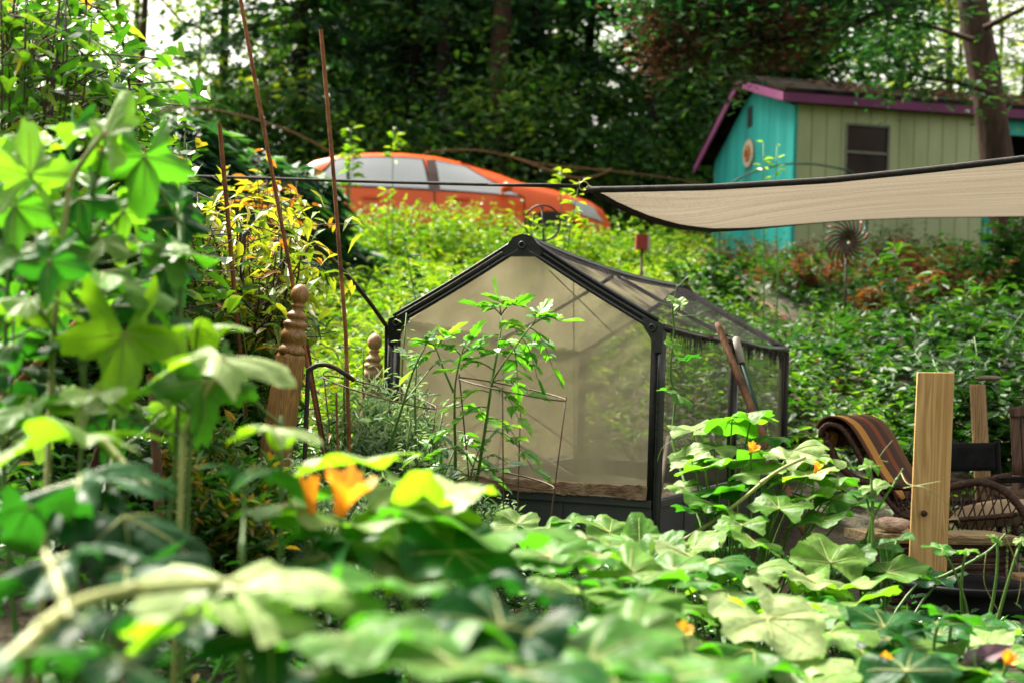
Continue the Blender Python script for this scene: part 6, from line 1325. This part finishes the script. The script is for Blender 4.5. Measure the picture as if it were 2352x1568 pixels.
# flowers
plants['I'].fl += [(P(780, 1180, 2.3), .075, (.25, -.2, .95), .42), (P(716, 1178, 2.33), .06, (-.1, 0, 1), .12)]
plants['B'].fl += [(P(1722, 1042, 4.55), .04, (.3, -.5, .8), .4), (P(1872, 1085, 4.4), .035, (.3, -.3, 1), .3)]
plants['E'].fl += [(P(2028, 1545, 2.95), .04, (.1, -.7, .6), .6), (P(2310, 1525, 3.1), .03, (.1, -.5, .6), .5)]
plants['F'].fl += [(P(1565, 1462, 2.8), .03, (.1, -.5, .7), .5)]
for pl_ in plants.values(): pl_.build()
# thick pale stems crossing the near left
def vinestem(pts, r, label, name='creeping_vine', mat=STEMY, toend=True):
    q = spline([P(p[0], p[1], float(np.interp(p[2], [1, 2.3, 3.3, 5], [1.3, 2.8, 3.4, 5]))) for p in pts], 30); r = r * (.95 if pts[0][2] < 3 else 1); mb = MB(); mb.tube(q, np.linspace(r, r * .75, 30), 8)
    for k in (8, 19): mb.tube(np.array([q[k] - (q[k + 1] - q[k]) * .3, q[k], q[k + 1]]), [r, r * 1.35, r], 8)
    if toend: b_ = q[0].copy(); b_[2] = ground_z(b_[0], b_[1]); mb.tube(np.array([b_, q[0]]), r, 7)
    return tag(mb.build(name, mat, None, True, loc=tuple(q[0])), label, 'stem', 'thick garden stems')
vinestem([(-60, 1590, 1.0), (60, 1480, 1.05), (150, 1400, 1.12), (260, 1362, 1.2), (420, 1345, 1.3), (590, 1335, 1.36)], .0085, 'thick pale stem running from the bottom left corner to the white green leaf')
vinestem([(160, 1420, 1.1), (130, 1330, 1.15), (105, 1270, 1.2)], .006, 'short pale stem forking up in the bottom left corner', toend=False)
vinestem([(120, 800, 2.2), (135, 640, 2.2), (150, 500, 2.2), (170, 400, 2.2), (245, 300, 2.2)], .0065, 'upright pale stem under the topmost lobed leaf')
vinestem([(420, 1000, 2.1), (480, 890, 2.1), (545, 835, 2.05)], .006, 'yellow green stem slanting up to the white lobed leaf')
vinestem([(240, 1010, 1.9), (300, 1080, 1.85), (350, 1120, 1.8)], .006, 'pale stem slanting down right under the long pale leaf', toend=False)
vinestem([(1560, 1245, 4.4), (1640, 1195, 4.35), (1700, 1150, 4.3), (1780, 1085, 4.3), (1850, 1050, 4.35)], .0065, 'pale squash vine slanting up to the right before the wicker chair')
vinestem([(1980, 1260, 4.3), (2010, 1180, 4.2), (2060, 1100, 4.2), (2075, 1075, 4.2)], .004, 'thin vine tip with tendrils in front of the pine board', mat=STEMG)
vinestem([(2080, 1325, 4.3), (2140, 1330, 4.3), (2200, 1305, 4.3), (2270, 1265, 4.3), (2310, 1225, 4.3)], .005, 'squash vine arching over the rim of the black tub', mat=STEMG, toend=False)
# young leaves on these vine tips
vt = Plant('squash_shoot', P(2240, 1300, 4.3)[:2], 'young squash shoot with small leaves above the black tub', 'squash shoot')
for a in ((2165, 1262, 90, 170, 6, .45), (2220, 1262, 60, 20, 6, .7), (2290, 1235, 45, 150, 30, .7), (2345, 1240, 40, 60, 30, .8)): vt.add(P(a[0], a[1], 4.3), a[2] * 4.3 / FPX * 1.1, a[3], a[4], 8, a[5])
vt.build()
vt = Plant('squash_shoot', P(2010, 1250, 4.25)[:2], 'young squash shoot with tendrils in front of the striped blanket', 'squash shoot')
for a in ((2010, 1120, 80, 60, 20, .75), (2000, 1070, 55, 100, 40, .7), (1990, 1140, 80, 170, 10, .4), (2060, 1240, 90, 30, 14, .4)): vt.add(P(a[0], a[1], 4.25), a[2] * 4.25 / FPX * 1.1, a[3], a[4], 8, a[5])
vt.build()
def tendril(pts, label, r=.0016):
    q = spline([P(*p) for p in pts], 40); mb = MB(); mb.tube(q, np.linspace(r, r * .6, 40), 5); tag(mb.build('tendril', STEMY, None, True, loc=tuple(q[0])), label, 'tendril', 'pale squash tendrils')
tendril([(2070, 1085, 4.2), (2085, 1110, 4.15), (2125, 1120, 4.1), (2170, 1150, 4.1), (2205, 1200, 4.1)], 'pale tendril lying across the pine board')
tendril([(2075, 1120, 4.2), (2120, 1112, 4.15), (2160, 1104, 4.1)], 'short straight tendril touching the pine board')
tendril([(1990, 1170, 4.2), (2020, 1200, 4.2), (2035, 1260, 4.2), (2042, 1320, 4.2)], 'tendril hanging below the driftwood')
tendril([(2265, 1270, 4.25), (2260, 1330, 4.25), (2275, 1370, 4.25), (2310, 1430, 4.25)], 'long tendril hanging in front of the black tub')
tendril([(2310, 1230, 4.25), (2330, 1280, 4.25), (2345, 1330, 4.25), (2335, 1390, 4.25)], 'tendril hanging at the right edge by the brown blocks')
tendril([(2040, 1060, 4.2), (2020, 1050, 4.2), (2050, 1010, 4.2)], 'upright tendril tip in front of the blanket')

# climbing vine at the greenhouse corner
cv = Plant('climbing_squash', P(1600, 1215, 5.0)[:2], 'slender climbing vine twining up the right front corner of the greenhouse', 'vine')
pth = spline([P(1612, 1215, 5.0), P(1570, 1100, 5.2), P(1545, 1010, 5.3), P(1550, 920, 5.35), P(1540, 850, 5.35), P(1548, 760, 5.35), P(1545, 705, 5.35), P(1556, 655, 5.35)], 50)
cv.stem.tube(np.concatenate([[[pth[0][0], pth[0][1], 0]], pth]), np.linspace(.0065, .0028, 51), 6)
for a in ((1580, 822, 62, 20, 4, .35), (1555, 905, 85, -35, -30, .5), (1545, 790, 45, -70, -50, .7), (1562, 700, 40, 60, 55, .8), (1590, 985, 80, 20, 8, .8), (1545, 690, 30, 120, 40, .8)): cv.add(P(a[0], a[1], 5.3), a[2] * 5.3 / FPX * 1.15, a[3], a[4], 10, a[5], petiole=False); q = P(a[0], a[1], 5.3); k = int(np.argmin(np.linalg.norm(pth + np.array([0, 0, .04]) - q, axis=1))); cv.stem.tube(np.array([pth[k], (pth[k] + q) / 2 + [0, 0, -.01], q]), .002, 5)
for a in (((1545, 705), (1530, 700), (1500, 690)), ((1552, 730), (1580, 725), (1605, 725)), ((1556, 660), (1575, 640), (1592, 632)), ((1545, 1010), (1520, 1030), (1510, 1060))): cv.stem.tube(spline([P(*q, 5.3) for q in a], 10), .0013, 4)
cv.build()
# tomato plants
def tomato(name, stems, leaves, label, cat='tomato plant', mat=L_TOM, d=4.75, seed=1, sz=.055):
    rg = np.random.default_rng(seed); q0 = P(*stems[0][0], d); root = np.array([q0[0], q0[1], float(ground_z(q0[0], q0[1]))]); e = thing(name, tuple(root), label, cat); st_ = MB(); lf = MB()
    for i, s in enumerate(stems):
        q = spline([P(*p, d + .04 * k * (1 if i % 2 else -1)) for k, p in enumerate(s)], 24)
        if i == 0 or s[0][1] > 1090: q = np.concatenate([[[q[0][0], q[0][1], root[2]]], q])
        st_.tube(q, np.linspace(.0065 if i == 0 else .0048, .0022, len(q)), 7)
    for (u, v, ang, ln, el) in leaves:    # compound leaf: where it starts, direction in the picture, length px
        p0 = P(u, v, d); L_ = ln * d / FPX; a = rad(ang); dy = rg.normal(0, .45); dr = nrm(CR * math.cos(a) + CU * math.sin(a) + CF * dy); t = np.linspace(0, 1, 8); line = p0 + dr * (t[:, None] * L_); line[:, 2] += L_ * (.16 * np.sin(t * math.pi) - el * .35 * t ** 2)
        st_.tube(line, np.linspace(.0025, .001, 8), 5); sd_ = nrm(np.cross(dr, [0, 0, 1.]))
        pos = []; fw = []; szs = []
        for f in (.34, .56, .79):
            for s_ in (-1, 1): pos.append(np.array([np.interp(f, t, line[:, i]) for i in range(3)])); fw.append(nrm(dr * .45 + sd_ * s_ * .9 + np.array([0, 0, rg.normal(-.12, .22)]))); szs.append(sz * rg.uniform(.75, 1.15) * (1.1 - .25 * f))
        pos.append(line[-1]); fw.append(nrm(dr + np.array([0, 0, -.2]))); szs.append(sz * 1.25)
        n = len(pos); lf.leaves(np.array(pos), np.array(fw), rup(n, .3, rg), np.array(szs) * 1.25, np.array(szs) * .85, T_SERR, 0, np.clip(rg.normal(.5, .12) + rg.normal(0, .16, n), 0, 1))
    st_.build('stem', STEMG, e, True); lf.build('foliage', mat, e); return e
tomato('tomato_plant', [[(1092, 1120), (1104, 1050), (1118, 960), (1128, 890), (1138, 862), (1170, 815), (1222, 745)], [(1128, 890), (1140, 820), (1150, 760), (1152, 722)]],
       [(1222, 748, 20, 70, .6), (1215, 752, -50, 90, .8), (1225, 745, 60, 40, .2), (1152, 725, 150, 55, .4), (1152, 722, 40, 50, .4), (1150, 720, 100, 40, 0), (1146, 770, 200, 60, .7), (1148, 780, -30, 60, .7), (1135, 850, 170, 95, .5), (1125, 880, 0, 90, .8), (1122, 900, 190, 70, .6), (1130, 885, -40, 85, .7), (1118, 935, 200, 80, .7), (1116, 960, -25, 100, .9), (1110, 990, -20, 130, .9), (1180, 800, -80, 70, .9), (1165, 820, 170, 60, .6), (1150, 745, -10, 70, .6), (1196, 775, -60, 80, .9)],
       'tall tomato plant inside the wire cage before the greenhouse net', seed=1)
tomato('tomato_plant', [[(1045, 1125), (1046, 1040), (1044, 960), (1046, 880), (1060, 810)], [(1042, 900), (1020, 850), (1002, 800)]],
       [(1060, 812, 60, 45, .2), (1058, 815, 150, 50, .4), (1062, 812, 15, 55, .5), (1002, 802, 150, 55, .6), (1004, 800, 50, 50, .3), (1000, 805, 210, 55, .8), (1046, 935, -10, 70, .7), (1044, 985, 200, 85, .9), (1046, 990, -30, 80, .9), (1046, 1030, 200, 70, .8), (1048, 1040, -20, 80, .8), (1046, 1070, 190, 60, .5)],
       'slender tomato plant left of the taller tomato', seed=2, d=4.85)
tomato('tomato_plant', [[(1075, 1150), (1080, 1100), (1090, 1060)]], [(1080, 1100, 20, 90, .4), (1080, 1100, 160, 90, .4), (1090, 1060, 60, 60, .3), (1085, 1070, 130, 70, .3), (1095, 1060, 10, 80, .5), (1070, 1090, 200, 70, .6)],
       'low feathery plant at the foot of the two tomatoes', 'garden plant', L_HERB, 4.7, 3, .04)
tomato('pepper_weed', [[(870, 1120), (900, 1010), (925, 930), (950, 850), (975, 800)], [(925, 930), (955, 890), (985, 850)]], [(975, 800, 60, 40, .1), (950, 850, 120, 50, .2), (985, 850, 30, 40, .2), (930, 920, 20, 60, .4), (910, 980, 160, 60, .3)],
       'dark stemmed branching weed crossing the left edge of the greenhouse net', 'weed', L_HERB, 4.9, 4, .03)
# purple leaved plant, lower right
L_PUR = leafmat('purple_leaves', [(0, (.05, .018, .035)), (.5, (.14, .065, .09)), (1, (.26, .16, .18))], .25, (1.2, .7, .8), .4)
stalk('purple_perilla', 2265, 1475, 3.2, 90, 'purple leaved herb among squash leaves near the bottom right corner', 'herb', L_PUR, .085, 12, T_HEART, .75, 3, None, 71, .6, .05)
